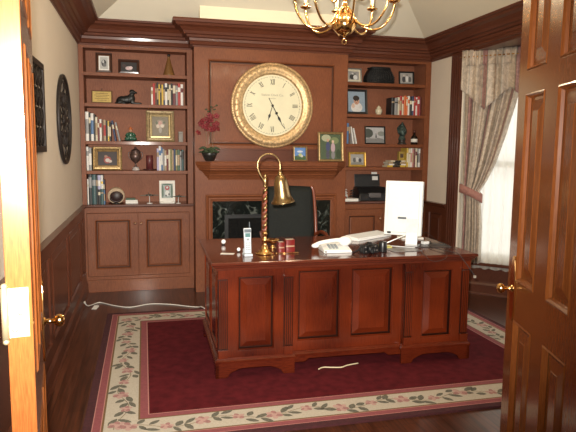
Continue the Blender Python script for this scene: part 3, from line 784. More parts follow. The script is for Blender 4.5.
def row(specs, x, y, z, where, group, d=.17):
    """specs: (colour, thickness, height[, lean degrees[, band colour]])"""
    rnd = random.Random(len(where)); N_ = len(specs)
    for i, s in enumerate(specs):
        c, th, h_ = s[:3]; lean = s[3] if len(s) > 3 else 0; bc = s[4] if len(s) > 4 else rnd.choice([None, 'cream', 'tan', 'black' if c not in ('black', 'navy') else 'cream'])
        if bc == c: bc = None
        dd = min(d, h_*.78)
        mb = book_mesh(th-.0006, h_, dd, c, (bc, *rnd.choice([(.62, .82), (.70, .78), (.25, .75), (.55, .9)])) if bc else None)
        o = mb.build('book', [cmat(c), PG, cmat(bc or c)])
        size = 'wide' if th > .035 else 'thin' if th < .018 else ''
        adj = ('leaning ' if lean else '')+(size+' ' if size else '')
        tag(o, f'{adj}{c} book, {ORD[i]} from the left {where}', 'book', group)
        a = R(lean)                       # positive: top leans left, resting on its neighbour
        w_ = th*math.cos(a)+h_*math.sin(a) if lean else th
        o.location = (x, y+rnd.uniform(0, .012), z+.0003)
        if lean:
            o.location = (x+h_*math.sin(a)+.0004, y, z+.0003); o.rotation_euler = (0, -a, 0); x += th/math.cos(a)
            x += .0
        else: x += th
    return x
row([('white', .017, .175), ('red', .022, .215), ('brown', .016, .2), ('black', .018, .225), ('yellow', .014, .205, 0, 'black'), ('black', .015, .205), ('yellow', .018, .205), ('navy', .016, .21), ('white', .023, .22, 0, 'black'), ('black', .017, .215), ('cream', .018, .205), ('black', .02, .22), ('maroon', .028, .222, 0, 'cream'), ('grey', .022, .2), ('red', .028, .222, 0, 'white'), ('white', .026, .215, 0, 'maroon')],
    .682, .05, SL[1], 'on the second shelf, left bookcase', 'books on the second shelf of the left bookcase')
row([('white', .030, .285, 0, 'grey'), ('black', .018, .28), ('white', .028, .27, 0, 'blue'), ('black', .016, .262), ('cream', .020, .235), ('maroon', .018, .215), ('white', .020, .215, 0, 'red'), ('brown', .018, .205), ('tan', .022, .21, 0, 'red'), ('black', .018, .20), ('yellow', .014, .2), ('black', .016, .19, 0, 'cream')],
    .047, .05, SL[2], 'on the middle shelf, left bookcase', 'books on the middle shelf of the left bookcase')
# two books slumped against that row
for k, (c, th, h_, x0_, ln) in enumerate((('navy', .018, .205, .289, 9), ('grey', .016, .19, .311, 12))):
    o = book_mesh(th, h_, .15, c, ('cream', .6, .8)).build('book', [cmat(c), PG, cmat('cream')])
    tag(o, f'{c} book slumped against the row beside the green figurine', 'book', 'slumped books'); a = R(ln)
    o.location = (x0_+.038 - 0, .06, SL[2]+.0003); o.location.x = x0_+h_*math.sin(a)*.0+.0; o.rotation_euler = (0, -a, 0); o.location.x = .287+h_*math.sin(a)+k*.034
row([('white', .020, .235, 0, 'grey'), ('grey', .028, .225, 0, 'white')], .047, .05, SL[3], 'on the fourth shelf, beside the gilt frame', 'books left of the gilt frame')
row([('lavender', .020, .225), ('white', .022, .25, 0, 'blue'), ('blue', .016, .235, 0, 'white'), ('grey', .018, .22), ('tan', .020, .205, 0, 'white'), ('maroon', .020, .195), ('cream', .017, .215), ('olive', .019, .22), ('tan', .016, .21), ('navy', .020, .222), ('olive', .018, .21), ('green', .024, .215, 0, 'tan'), ('grey', .018, .2), ('teal', .022, .215), ('brown', .020, .205)],
    .728, .05, SL[3], 'on the fourth shelf, left bookcase', 'books on the fourth shelf of the left bookcase')
row([('white', .012, .25), ('black', .032, .298, 0, 'grey'), ('teal', .040, .295, 0, 'grey'), ('black', .016, .292), ('lavender', .028, .29, 0, 'white'), ('white', .022, .29, 0, 'yellow'), ('navy', .014, .24)],
    .047, .05, CTP, 'on the left countertop', 'tall volumes standing on the left countertop', .21)
row([('black', .024, .15), ('teal', .030, .155, 0, 'tan'), ('blue', .012, .14)], .150, -.0+.012-.01, CTP, 'of the short row before the tall volumes', 'short books on the left countertop', .04)
row([('black', .036, .195), ('grey', .040, .19, 0, 'black'), ('cream', .022, .2), ('red', .028, .215), ('cream', .020, .205, 0, 'red'), ('orange', .030, .215), ('orange', .020, .2, 0, 'cream'), ('white', .022, .215, 0, 'orange'), ('black', .028, .2), ('navy', .022, .215, 0, 'white'), ('red', .026, .212), ('white', .020, .205, 0, 'red'), ('red', .026, .215, 0, 'white'), ('maroon', .022, .205)],
    3.296, .05, SR[1], 'on the second shelf, right bookcase', 'books on the second shelf of the right bookcase')
row([('black', .022, .195), ('blue', .022, .225), ('brown', .020, .205)], 2.752, .05, SR[2], 'left of the street photograph', 'books left of the street photograph')
for k, (ln, h_) in enumerate(((9, .19), (13, .175))):
    o = book_mesh(.014, h_, .12, 'white', None).build('book', [cmat('white'), PG, cmat('white')]); a = R(ln)
    tag(o, ['nearly upright white booklet leaning on the brown book', 'white booklet leaning furthest, left of the street photograph'][k], 'book', 'leaning white booklets'); o.location = (2.818+h_*math.sin(a)+k*.028, .06, SR[2]+.0003); o.rotation_euler = (0, -a, 0)
row([('yellow', .020, .215, 0, 'cream'), ('cream', .026, .21), ('white', .020, .215, 0, 'pink'), ('pink', .022, .21), ('maroon', .016, .205), ('cream', .022, .215, 0, 'maroon'), ('grey', .020, .205), ('white', .022, .21, 0, 'grey')],
    3.502, .05, SR[3], 'on the lowest shelf, right bookcase', 'books on the lowest shelf of the right bookcase')
zz = SR[3]+.0004
for c, th, x0_, ln in (('yellow', .020, 3.262, .222), ('white', .016, 3.285, .205), ('tan', .022, 3.27, .21), ('cream', .016, 3.30, .185)):
    o = book_mesh(th, ln, .15, c, ('black', .3, .7)).build('book', [cmat(c), PG, cmat('black')])
    pos = {'yellow': 'at the bottom of the lying stack', 'white': 'second from the bottom of the lying stack', 'tan': 'third from the bottom of the lying stack', 'cream': 'on top of the lying stack'}[c]
    tag(o, f'{c} book {pos}, right bookcase', 'book', 'stack of lying books'); o.rotation_euler = (0, R(90), 0); o.location = (x0_, .05, zz+th); zz += th+.0003
zs_ = zz

# ------------------------------------------------------------------ framed pictures
def pmat(c): return plain('print_%02d_%02d_%02d' % tuple(int(q*99) for q in c), c, .5, var=.10, vs=90)
def picture(label, w, h, fw, fm, pic, loc, rz=0, lean=9, matw=0, group=None, fd=.018, matc=(.70, .67, .60), inner=None):
    t = thing('picture_frame', label, 'picture frame', loc, R(rz), group); M = TR(0, 0, .0005) @ RX(-lean)
    mb = MB(); prof = [(0, 0), (0, fd*.8), (-fw*.15, fd), (-fw*.5, fd*.78), (-fw*.75, fd*.85), (-fw, fd*.55), (-fw, 0)]
    P = [(-w/2, 0), (-w/2, h), (w/2, h), (w/2, 0)]
    mb.sweep(P, prof, True, M=M @ RX(90)); mb.build('frame', fm, t)
    iw, ih = w/2-fw, h-2*fw
    if inner:
        mb = MB(); P2 = [(-iw, fw), (-iw, h-fw), (iw, h-fw), (iw, fw)]; q = fw*.45
        mb.sweep(P2, [(0.001, .002), (0.001, fd*.5), (-q*.6, fd*.6), (-q, fd*.4), (-q, .002)], True, M=M @ RX(90)); mb.build('inner_frame', inner, t); iw -= q; ih -= 2*q
    if matw:
        mb = MB(); c_ = h/2; frame_face(mb, -iw, iw, c_-ih/2, c_+ih/2, -.006, -.004, [(-iw+matw, iw-matw, c_-ih/2+matw, c_+ih/2-matw)], M=M); mb.build('mat_board', plain('mat_%d_%d' % (matc[0]*99, matc[2]*99), matc, .8), t); iw -= matw; ih -= 2*matw
    bg_, shapes = pic; cols = [bg_]; mb = MB(); c_ = h/2
    mb.box(-iw-.002, iw+.002, -.004, -.001, c_-ih/2-.002, c_+ih/2+.002, 0, M=M)
    for n_, (kx, kz, rx, rz_, col) in enumerate(shapes):
        if col not in cols: cols.append(col)
        pts = []
        for k in range(16):
            a = 2*PI*k/16; x = (kx-.5+rx*math.cos(a))*2*iw; z = c_+(kz-.5+rz_*math.sin(a))*ih
            pts.append((max(-iw, min(iw, x)), -.0042-.00012*n_, max(c_-ih/2, min(c_+ih/2, z))))
        mb.add(pts, [list(range(16))], cols.index(col), M=M)
    mb.build('photograph', [pmat(c) for c in cols], t)
    mb = MB(); mb.box(-w/2+.003, w/2-.003, -.001, .003, .003, h-.003, M=M); mb.build('backing', BLKM, t)
    mb = MB(); ang = math.tan(R(lean)); zt_ = h*.55*math.cos(R(lean)); yt = zt_*ang
    mb.add([(-.012, yt+.003, zt_), (.012, yt+.003, zt_), (.014, yt+.045, .0006), (-.014, yt+.045, .0006), (-.012, yt+.006, zt_), (.012, yt+.006, zt_), (.014, yt+.048, .0006), (-.014, yt+.048, .0006)], [(0, 1, 2, 3), (7, 6, 5, 4), (0, 4, 5, 1), (1, 5, 6, 2), (2, 6, 7, 3), (3, 7, 4, 0)]); mb.build('strut', BLKM, t)
    return t
DW_ = wood('dark_frame_wood', (.03, .012, .008), (.07, .028, .017), .4, .2); BW = plain('black_frame_lacquer', (.012, .012, .012), .3)
MED = wood('brown_frame_wood', (.10, .04, .02), (.17, .075, .035), .4, .2); SK = (.50, .29, .20); SK2 = (.62, .44, .34)
picture('small upright brown frame with a mounted black and white print, top left shelf', .156, .20, .020, DW_, ((.45, .45, .43), [(.5, .5, .32, .30, (.06, .06, .06)), (.42, .62, .12, .14, (.5, .5, .5)), (.6, .35, .22, .16, (.16, .16, .16))]), (.233, .08, SL[0]), inner=MED, matw=.012, matc=(.75, .74, .70))
picture('small wide dark frame showing a pale flower, top left shelf', .204, .145, .018, DW_, ((.02, .018, .02), [(.5, .35, .22, .22, (.45, .36, .36)), (.62, .42, .12, .16, (.68, .55, .55)), (.42, .32, .1, .12, (.6, .42, .44)), (.2, .6, .12, .2, (.05, .03, .03))]), (.470, .08, SL[0]), inner=DW_)
picture('large gilt frame with a flower still life beside the green figurine', .284, .318, .042, plain('dull_gilt', (.25, .18, .09), .45, .5, var=.3, vs=60, bump=.5), ((.20, .17, .12), [(.5, .62, .30, .22, (.30, .25, .20)), (.5, .66, .12, .12, (.50, .30, .26)), (.36, .5, .11, .10, (.55, .48, .40)), (.62, .52, .12, .09, (.60, .54, .46)), (.5, .30, .10, .16, (.34, .31, .27)), (.28, .68, .07, .09, (.12, .14, .09)), (.74, .7, .07, .07, (.12, .14, .09))]), (.768, .10, SL[2]), lean=7, inner=plain('pale_gilt', (.45, .35, .18), .4, .6, var=.2, vs=60))
picture('wide ornate gilt frame with a dark picture of a small white figure', .282, .238, .034, GOLD, ((.025, .012, .010), [(.5, .40, .20, .26, (.30, .04, .03)), (.5, .38, .12, .14, (.55, .50, .46)), (.42, .66, .09, .09, (.34, .18, .12)), (.64, .3, .1, .1, (.5, .42, .36))]), (.243, .09, SL[3]), inner=plain('antique_inner_gilt', (.28, .17, .06), .5, .4, var=.3))
picture('small gilt frame with a blue sky landscape on the mantel', .150, .156, .017, GOLD, ((.10, .22, .50), [(.5, .16, .6, .22, (.04, .09, .03)), (.5, .68, .26, .09, (.55, .6, .7)), (.52, .40, .17, .14, (.38, .44, .20)), (.66, .30, .12, .10, (.5, .5, .46)), (.32, .28, .1, .09, (.08, .1, .09))]), (2.150, -.285, 1.3355), lean=7)
for k in (0,): pass
picture('larger gilt frame with two people standing before trees on the mantel', .275, .305, .024, GOLD, ((.06, .09, .045), [(.3, .85, .22, .14, (.35, .36, .24)), (.7, .75, .2, .14, (.16, .20, .09)), (.38, .50, .10, .20, (.05, .06, .14)), (.38, .76, .05, .065, SK), (.62, .46, .10, .20, (.42, .30, .34)), (.62, .71, .05, .06, SK2), (.37, .18, .09, .18, (.06, .06, .09)), (.62, .16, .09, .16, (.2, .19, .2)), (.88, .2, .12, .2, (.03, .05, .02))]), (2.476, -.29, 1.3355), lean=6)
picture('small silver frame with a mounted group photo, top right shelf', .19, .158, .014, SILVER, ((.30, .29, .28), [(.35, .35, .22, .3, (.04, .04, .04)), (.66, .3, .2, .28, (.65, .65, .64)), (.4, .72, .08, .1, (.6, .58, .56)), (.64, .68, .08, .1, (.1, .1, .1))]), (2.848, .08, SR[0]), rz=4, matw=.018, matc=(.60, .55, .42))
picture('black metal frame with a snapshot beside the black basket', .175, .152, .016, BW, ((.32, .31, .30), [(.3, .4, .14, .3, (.05, .05, .06)), (.55, .45, .12, .3, (.6, .6, .6)), (.78, .4, .12, .26, (.1, .1, .1)), (.3, .75, .07, .1, (.5, .46, .42)), (.56, .8, .07, .1, (.2, .19, .18))]), (3.485, .10, SR[0]), rz=-8)
picture('tall black frame with a baby portrait on the right bookcase', .250, .275, .026, BW, ((.26, .34, .42), [(.5, .22, .34, .26, (.66, .64, .62)), (.5, .55, .17, .20, SK), (.48, .68, .19, .13, (.03, .02, .015)), (.42, .54, .03, .02, (.03, .02, .02)), (.57, .54, .03, .02, (.03, .02, .02)), (.5, .45, .04, .015, (.35, .10, .09)), (.30, .30, .1, .12, SK2), (.72, .26, .1, .12, (.6, .58, .56))]), (2.888, .07, SR[1]), lean=8)
picture('wide black frame with a grey street photograph on the right bookcase', .244, .200, .014, BW, ((.42, .43, .44), [(.5, .12, .6, .22, (.20, .20, .20)), (.12, .62, .28, .30, (.06, .07, .06)), (.85, .6, .2, .16, (.22, .24, .22)), (.56, .40, .035, .15, (.02, .02, .02)), (.56, .58, .025, .04, (.12, .10, .09)), (.42, .3, .2, .04, (.32, .32, .32))]), (3.118, .08, SR[2]), lean=7)
picture('small gold frame with a grey group photo on the lowest right shelf', .205, .165, .024, plain('yellow_gilt', (.60, .36, .07), .4, .5, var=.25, vs=60), ((.34, .33, .31), [(.3, .45, .12, .22, (.10, .10, .10)), (.52, .5, .12, .22, (.5, .5, .49)), (.72, .42, .12, .2, (.06, .06, .07)), (.5, .12, .5, .14, (.22, .22, .2))]), (2.915, .09, SR[3]), lean=8)

# ------------------------------------------------------------------ ornaments, left bookcase
def remesh(o, vox=.004, sm=4):
    m = o.modifiers.new('r', 'REMESH'); m.mode = 'VOXEL'; m.voxel_size = vox; m.use_smooth_shade = True
    s = o.modifiers.new('s', 'SMOOTH'); s.iterations = sm; s.factor = .5; return o
t = thing('decanter', 'amber brown cone-shaped decanter with black stopper, top left shelf', 'decanter', (.862, .12, SL[0]))
mb = MB(); mb.lathe([(0, .001), (.060, .001), (.063, .006), (.058, .02), (.040, .08), (.026, .13), (.014, .175), (.011, .19), (.013, .195), (0, .195)], 28); mb.build('body', wood('ribbed_amber', (.10, .045, .012), (.26, .13, .045), .25, .5, 'z', 2), t)
mb = MB(); mb.lathe([(0, .195), (.010, .195), (.014, .203), (.018, .212), (.010, .220), (0, .222)], 16); mb.build('stopper', BLACK, t)
t = thing('plaque', 'small gold engraved plaque on a brown board, second left shelf', 'plaque', (.206, .08, SL[1]))
M = RX(-12); mb = MB(); mb.box(-.102, .102, -.012, 0, .0015, .132, M=M); mb.build('board', MED, t, bevel=.002)
mb = MB(); mb.box(-.088, .088, -.0145, -.012, .014, .120, M=M); mb.build('plate', plain('engraved_gold', (.62, .47, .17), .35, .6, var=.1), t)
mb = MB()
for k, wl in enumerate((.06, .07, .055, .066, .045)): mb.box(-wl, wl, -.0152, -.0144, .098-k*.017, .101-k*.017+.001, M=M)
mb.build('engraving', plain('engraving_brown', (.16, .09, .03), .6), t)
mb = MB(); mb.tube([(0, .026, .128), (0, .026, .142), (.006, .026, .148), (-.006, .026, .148), (0, .026, .142)], .0022, 6); mb.box(-.02, .02, .032, .034, .002, .1, M=RX(14) @ TR(0, 0.0, 0)); mb.build('easel', IRON, t)

t = thing('dog_statue', 'black statue of a lying labrador dog with raised head', 'statue', (.460, .11, SL[1]))
mb = MB()
for c, r in [((-.055, 0, .045), (.062, .036, .040)), ((-.015, 0, .050), (.052, .034, .042)), ((.025, 0, .062), (.040, .032, .048)), ((-.085, 0, .036), (.036, .037, .034)),
             ((-.075, -.030, .022), (.034, .014, .021)), ((-.075, .030, .022), (.034, .014, .021)), ((.034, 0, .095), (.025, .023, .036)), ((.036, 0, .128), (.028, .025, .024)), ((.055, -.002, .124), (.020, .017, .015)),
             ((.070, -.002, .120), (.014, .012, .011)), ((.080, -.002, .122), (.006, .008, .006)), ((.024, -.023, .120), (.010, .006, .018)), ((.024, .023, .120), (.010, .006, .018)),
             ((.035, -.022, .03), (.022, .014, .03)), ((.035, .022, .03), (.022, .014, .03))]: mb.ball(c, r, 14, 10)
for sg in (-1, 1):
    mb.tube([(.03, sg*.02, .02), (.07, sg*.022, .013), (.108, sg*.021, .012)], [.016, .012, .012], 10); mb.ball((.115, sg*.021, .012), (.015, .011, .011), 10, 8)
    mb.tube([(-.07, sg*.036, .012), (-.03, sg*.042, .010)], [.012, .009], 8)
mb.tube([(-.11, 0, .025), (-.125, .0, .014), (-.12, -.03, .010), (-.10, -.045, .009)], [.012, .010, .008, .006], 8)
mb.M = None; remesh(mb.build('body', plain('black_bronze', (.010, .010, .010), .45), t), .004, 3)

t = thing('figurine', 'green robed seated figurine with orange cap on a dark tray', 'figurine', (.473, .10, SL[2]))
mb = MB(); mb.lathe([(0, .0005), (.080, .0005), (.092, .008), (.090, .011), (0, .009)], 24, M=Matrix.Scale(.6, 4, (0, 1, 0))); mb.build('tray', BLACK, t)
mb = MB(); mb.ball((0, 0, .035), (.048, .034, .030)); mb.ball((0, 0, .065), (.032, .026, .034)); mb.ball((-.035, -.012, .028), (.026, .02, .02)); mb.ball((.035, -.012, .028), (.026, .02, .02)); mb.tube([(-.026, 0, .085), (-.045, -.01, .06), (-.02, -.028, .05)], [.011, .011, .008], 8); mb.tube([(.026, 0, .085), (.045, -.01, .06), (.02, -.028, .05)], [.011, .011, .008], 8)
remesh(mb.build('robe', plain('glazed_green', (.02, .085, .05), .3, coat=.4), t), .0035, 2)
mb = MB(); mb.ball((0, -.004, .108), (.017, .017, .019)); mb.ball((0, -.021, .106), (.004, .004, .004), 8, 6); mb.ball((-.017, -.002, .106), (.004, .004, .006), 8, 6); mb.ball((.017, -.002, .106), (.004, .004, .006), 8, 6); mb.build('head', plain('figurine_skin', (.42, .22, .14), .5), t)
mb = MB(); mb.lathe([(0, .118), (.019, .118), (.020, .123), (.014, .135), (.004, .146), (0, .148)], 14); mb.build('cap', plain('cap_orange', (.45, .13, .04), .5), t)
t = thing('small_box', 'small upright silver-grey box right of the gilt still life', 'box', (.972, .10, SL[2]))
mb = MB(); mb.box(-.022, .022, -.03, .03, .0005, .085); mb.build('body', plain('pewter', (.20, .17, .14), .5), t, bevel=.002)
mb = MB(); mb.box(-.023, .023, -.031, .031, .0855, .108); mb.build('lid', plain('pewter', (.20, .17, .14), .5), t, bevel=.002)

t = thing('lidded_urn', 'bronze two-handled urn trophy on a white pedestal', 'urn', (.517, .11, SL[3]))
mb = MB(); mb.lathe([(0, .0005), (.038, .0005), (.038, .012), (.030, .018), (.030, .034), (0, .034)], 24); mb.build('plinth', plain('veined_stone', (.50, .46, .44), .4, var=.2, vs=30), t)
UB = plain('brown_bronze', (.13, .085, .075), .35, .6, var=.2)
mb = MB(); mb.lathe([(0, .034), (.020, .034), (.012, .044), (.009, .062), (.014, .078), (.030, .092), (.048, .11), (.055, .135), (.054, .165), (.044, .178), (.048, .186), (.05, .190), (0, .190)], 28); mb.build('body', UB, t)
mb = MB(); mb.lathe([(0, .190), (.049, .191), (.040, .205), (.020, .216), (.010, .222), (.013, .230), (.006, .238), (0, .240)], 24); mb.build('lid', UB, t)
for sg in (-1, 1):
    mb = MB(); mb.tube(smooth([(sg*.048, 0, .18), (sg*.064, 0, .185), (sg*.070, 0, .165), (sg*.064, 0, .135), (sg*.046, 0, .112)]), .0045, 8); mb.build('handle', UB, t)
t = thing('pillar_candle', 'dark red pillar candle beside the bronze urn', 'candle', (.655, .11, SL[3]+.0145))
RC = plain('dark_red_wax', (.11, .022, .024), .45, coat=.2)
mb = MB(); mb.lathe([(0, .0), (.035, .0), (.035, .138), (.032, .140), (.028, .134), (0, .132)], 28); mb.build('wax', RC, t)
mb = MB(); mb.tube([(0, 0, .131), (.001, 0, .143)], .0012, 6); mb.build('wick', BLACK, t)
mb = MB(); mb.lathe([(0, .0005), (.045, .0005), (.068, .010), (.067, .014), (.045, .006), (.044, .0139), (0, .0139)], 28); tag(mb.build('candle_dish', plain('dark_dish', (.07, .02, .02), .35)), 'dark dish under the red pillar candle', 'dish'); put(bpy.data.objects['candle_dish'], (.655, .11, SL[3]))

# leather helmet
t = thing('leather_helmet', 'cream and dark brown old leather helmet lying on the left countertop', 'helmet', (.322, .045-.03, CTP))
mb = MB(); Mh = TR(0, .02, .086) @ RX(-72); prof = [(.080, -.022), (.083, -.010), (.084, .005), (.079, .032), (.063, .058), (.036, .076), (.0, .084), (.0, .078), (.033, .070), (.056, .053), (.070, .030), (.074, .005), (.072, -.010), (.068, -.020), (.080, -.022)]
vs = []; fs = []; sg_ = 32
mb.lathe(prof[:7]+prof[7:14], sg_, M=Mh); mb.build('shell', plain('cream_leather', (.50, .38, .26), .5, var=.15), t)
mb = MB()
for k in range(12):
    a = R(-60+k*27); 
mb.ball((.004, .004, .082), (.066, .034, .066), 20, 14); mb.build('lining', plain('dark_brown_leather', (.028, .012, .012), .45, var=.3), t)
mb = MB(); mb.tube([(.058*math.cos(a), -.026-.01*math.sin(a), .078+.052*math.sin(a)) for a in [R(200+k*14) for k in range(11)]], .010, 8); mb.build('ear_band', plain('dark_brown_leather', (.028, .012, .012), .45, var=.3), t)
mb = MB(); mb.lathe([(0, .0005), (.035, .0005), (.03, .012), (0, .014)], 16, c=(0, .01, 0)); mb.build('stand', BLACK, t)
for k, (c, w_, z_, th) in enumerate((('white', .12, 0, .022), ('white', .115, .0225, .014), ('green', .095, .037, .016))):
    o = book_mesh(th, w_, .10, c, None).build('book', [cmat(c), PG, cmat(c)]); tag(o, ['white book at the bottom of the small lying stack beside the helmet', 'thin white booklet in the middle of the stack beside the helmet', 'small green book on top of the stack beside the helmet'][k], 'book', 'small lying stack beside the helmet')
    o.rotation_euler = (0, R(90), 0); o.location = (.412, .05, CTP+z_+th+.0004)
# model planes
def plane(label, x, y, s, rz):
    t = thing('model_airplane', label, 'model airplane', (x, y, CTP+.0004), R(rz)); PL = plain('aluminium_green', (.12, .13, .11), .4, .6)
    h_ = .085*s; f = MB(TR(0, 0, h_)); f.tube([(-.0, -.045*s, 0), (0, -.03*s, .002), (0, .0, .003), (0, .04*s, .004), (0, .062*s, .006)], [.004*s, .009*s, .010*s, .006*s, .002*s], 10); fu = f.build('fuselage', PL, t)
    f = MB(TR(0, 0, h_)); f.prism([(-.095*s, -.002), (-.09*s, .002), (0, .005), (.09*s, .002), (.095*s, -.002)], -.018*s, .008*s); f.build('wing', PL, t)
    f = MB(TR(0, 0, h_)); f.box(-.032*s, .032*s, .045*s, .06*s, .005, .007); f.add([(-.001, .04*s, .006), (-.001, .062*s, .006), (-.001, .062*s, .032*s), (-.001, .052*s, .032*s), (.001, .04*s, .006), (.001, .062*s, .006), (.001, .062*s, .032*s), (.001, .052*s, .032*s)], [(0, 1, 2, 3), (7, 6, 5, 4), (0, 4, 5, 1), (1, 5, 6, 2), (2, 6, 7, 3), (3, 7, 4, 0)]); f.build('tail', PL, t)
    for sx in (-.03*s, .03*s):
        f = MB(TR(0, 0, h_)); f.tube([(sx, -.03*s, 0), (sx, .004, 0)], .0055*s, 8); f.tube([(sx-.016*s, -.033*s, -.005), (sx+.016*s, -.033*s, .012)], .0016, 5); f.build('engine', BLKM, t)
    f = MB(); f.tube([(0, 0, .006), (0, .005, h_-.006)], .0035, 8); f.lathe([(0, 0), (.030*s, 0), (.028*s, .006), (0, .008)], 20); f.build('stand', plain('white_stand', (.72, .70, .68), .4), t)
    return t
plane('model airplane on a white stand left of the framed print', .648, .040, 1.0, 8)
plane('model airplane on a white stand in front of the framed print right edge', .935, .002, .85, -14)
t = thing('framed_tile', 'white square frame with a red and green printed picture, left countertop', 'picture', (.828, .085, CTP))
M = RX(-6); WF = plain('ivory_frame', (.72, .69, .63), .5)
mb = MB(); frame_face(mb, -.080, .080, .001, .232, -.014, 0, [(-.058, .058, .05, .20)], M=M); mb.build('frame', WF, t, bevel=.003)
mb = MB(); mb.box(-.06, .06, -.006, -.002, .048, .202, M=M)
cs = [(.28, .33, .32), (.05, .10, .06), (.32, .04, .04), (.6, .6, .58), (.03, .03, .03)]
for n_, (x, z, a, b, m_) in enumerate([(-.046, .12, .010, .07, 1), (.046, .12, .010, .07, 1), (0, .19, .05, .008, 1), (.0, .155, .024, .024, 2), (0, .10, .022, .03, 3), (-.012, .075, .008, .01, 4), (.018, .09, .008, .012, 4), (.0, .16, .010, .01, 3)]):
    mb.add([(x+a*math.cos(2*PI*k/14), -.0062-.0001*n_, z+b*math.sin(2*PI*k/14)) for k in range(14)], [list(range(14))], m_, M=M)
mb.build('print', [pmat(c) for c in cs], t)
mb = MB(); 
for x in (-.06, .06): mb.ball((x, -.004, .012), (.022, .018, .0115), 12, 8)
mb.box(-.07, .07, -.02, .03, .0005, .010); mb.build('foot', WF, t)

# orchid
t = thing('potted_orchid', 'dark red silk orchid in a dark bowl on the left end of the mantel', 'plant', (1.225, -.290, 1.3355))
mb = MB(); mb.lathe([(0, .0), (.038, .0), (.045, .006), (.066, .045), (.078, .075), (.075, .080), (.068, .074), (.04, .06), (0, .058)], 24); mb.build('bowl', plain('dark_bowl', (.018, .016, .014), .35), t)
LG = plain('moss_green', (.035, .055, .022), .7, var=.4, vs=80); rnd = random.Random(4); mb = MB()
for k in range(80):
    a = rnd.uniform(0, 2*PI); rr_ = rnd.uniform(.01, .085); x, y = rr_*math.cos(a)*1.1, rr_*math.sin(a)*.8; z = .082+rnd.uniform(0, .05)*(1-rr_/.1); s = rnd.uniform(.014, .026)
    mb.ball((x, y, z), (s, s*.7, .006), 8, 4, M=TR(0, 0, 0))
for a in (20, 160, -30, 210, 70):
    pts = [(.02*math.cos(R(a)), .012*math.sin(R(a)), .08), (.06*math.cos(R(a)), .03*math.sin(R(a)), .13), (.11*math.cos(R(a)), .045*math.sin(R(a)), .115)]
    mb.tube(smooth(pts), [.004+.010*math.sin(PI*min(1, (i+1)/9)) for i in range(9)], 6)
mb.build('leaves', LG, t)
for x0_, x1_, top_ in ((-.025, -.045, .46), (.005, .01, .50), (.03, .05, .44)):
    mb = MB(); mb.tube(smooth([(x0_, 0, .07), (x0_*1.2, 0, .25), (x1_, -.005, .38), (x1_*1.6+.01, -.02, top_)]), .0025, 6); mb.build('stem', plain('stem_brown', (.20, .14, .07), .6), t)
RF = plain('dark_red_petal', (.20, .020, .026), .6, var=.25, vs=60); rnd = random.Random(9)
for k in range(20):
    x, z = rnd.uniform(-.085, .085), rnd.uniform(.30, .455); y = rnd.uniform(-.045, .03)
    if k == 0: x, z = -.11, .275
    mb = MB(TR(x, y, z) @ RZ(rnd.uniform(-50, 50)) @ RX(rnd.uniform(-30, 30)))
    for j in range(5): a = j*72+90; mb.ball((.017*math.cos(R(a)), 0, .017*math.sin(R(a))), (.016, .004, .011), 8, 5, M=RY(-a) @ TR(.017, 0, 0) @ RY(a) @ TR(-.017*math.cos(R(a)), 0, -.017*math.sin(R(a))) if False else None)
    mb.ball((0, -.005, 0), (.006, .006, .006), 6, 5); mb.build('flower', RF, t)
mb = MB(); 
for x, z in ((-.03, .50), (.02, .525), (.05, .50), (-.01, .48), (.07, .54)): mb.ball((x, -.01, z), (.013, .006, .008), 8, 5)
mb.tube([(.0, 0, .48), (.03, -.01, .515), (.07, -.01, .54)], .002, 5); mb.build('bud', LG, t)

# ------------------------------------------------------------------ ornaments, right bookcase
t = thing('basket', 'black woven basket with rounded sides between two frames, top right shelf', 'basket', (3.160, .13, SR[0]))
mb = MB(); n_ = 14
outer = [(-.150, .001), (.150, .001), (.162, .04), (.155, .09), (.120, .150), (.095, .178), (-.095, .178), (-.120, .150), (-.155, .09), (-.162, .04)]
mb.prism(outer, -.06, .06)
for k in range(9): z = .018+k*.018; w_ = .163-max(0, z-.07)*.55; mb.tube([(-w_, -.064, z), (0, -.072, z), (w_, -.064, z)], .006, 6)
for k in range(11): x = -.14+k*.028; mb.tube([(x*.97, -.066, .005), (x*1.05, -.076, .08), (x*.72, -.066, .165)], .005, 6)
mb.build('body', plain('black_wicker', (.010, .010, .010), .6, var=.3, vs=60, bump=.3), t)
mb = MB(); mb.tube(smooth([(-.095, -.06, .176), (-.12, 0, .172), (-.095, .06, .176), (.095, .06, .176), (.12, 0, .172), (.095, -.06, .176), (-.095, -.06, .176)]), .007, 6); mb.build('rim', plain('black_wicker', (.010, .010, .010), .6, var=.3, vs=60, bump=.3), t)
t = thing('ginger_jar', 'small cream lidded jar between the baby portrait and the books', 'jar', (3.160, .10, SR[1])); CRM = plain('cream_glaze', (.62, .56, .40), .3, coat=.4)
mb = MB(); mb.lathe([(0, .0005), (.024, .0005), (.026, .006), (.040, .035), (.038, .060), (.022, .074), (.020, .080), (0, .080)], 24); mb.build('body', CRM, t)
mb = MB(); mb.lathe([(0, .080), (.024, .080), (.022, .088), (.008, .096), (.007, .102), (0, .106)], 20); mb.build('lid', CRM, t)
t = thing('bust', 'green bronze head bust on a dark pedestal, right bookcase', 'statue', (3.462, .12, SR[2])); GB = plain('verdigris', (.055, .085, .075), .5, .4, var=.4, vs=40)
mb = MB(); mb.lathe([(0, .0005), (.052, .0005), (.052, .014), (.04, .020), (.036, .050), (.044, .056), (0, .058)], 20); mb.build('pedestal', plain('dark_pedestal', (.03, .025, .022), .4), t)
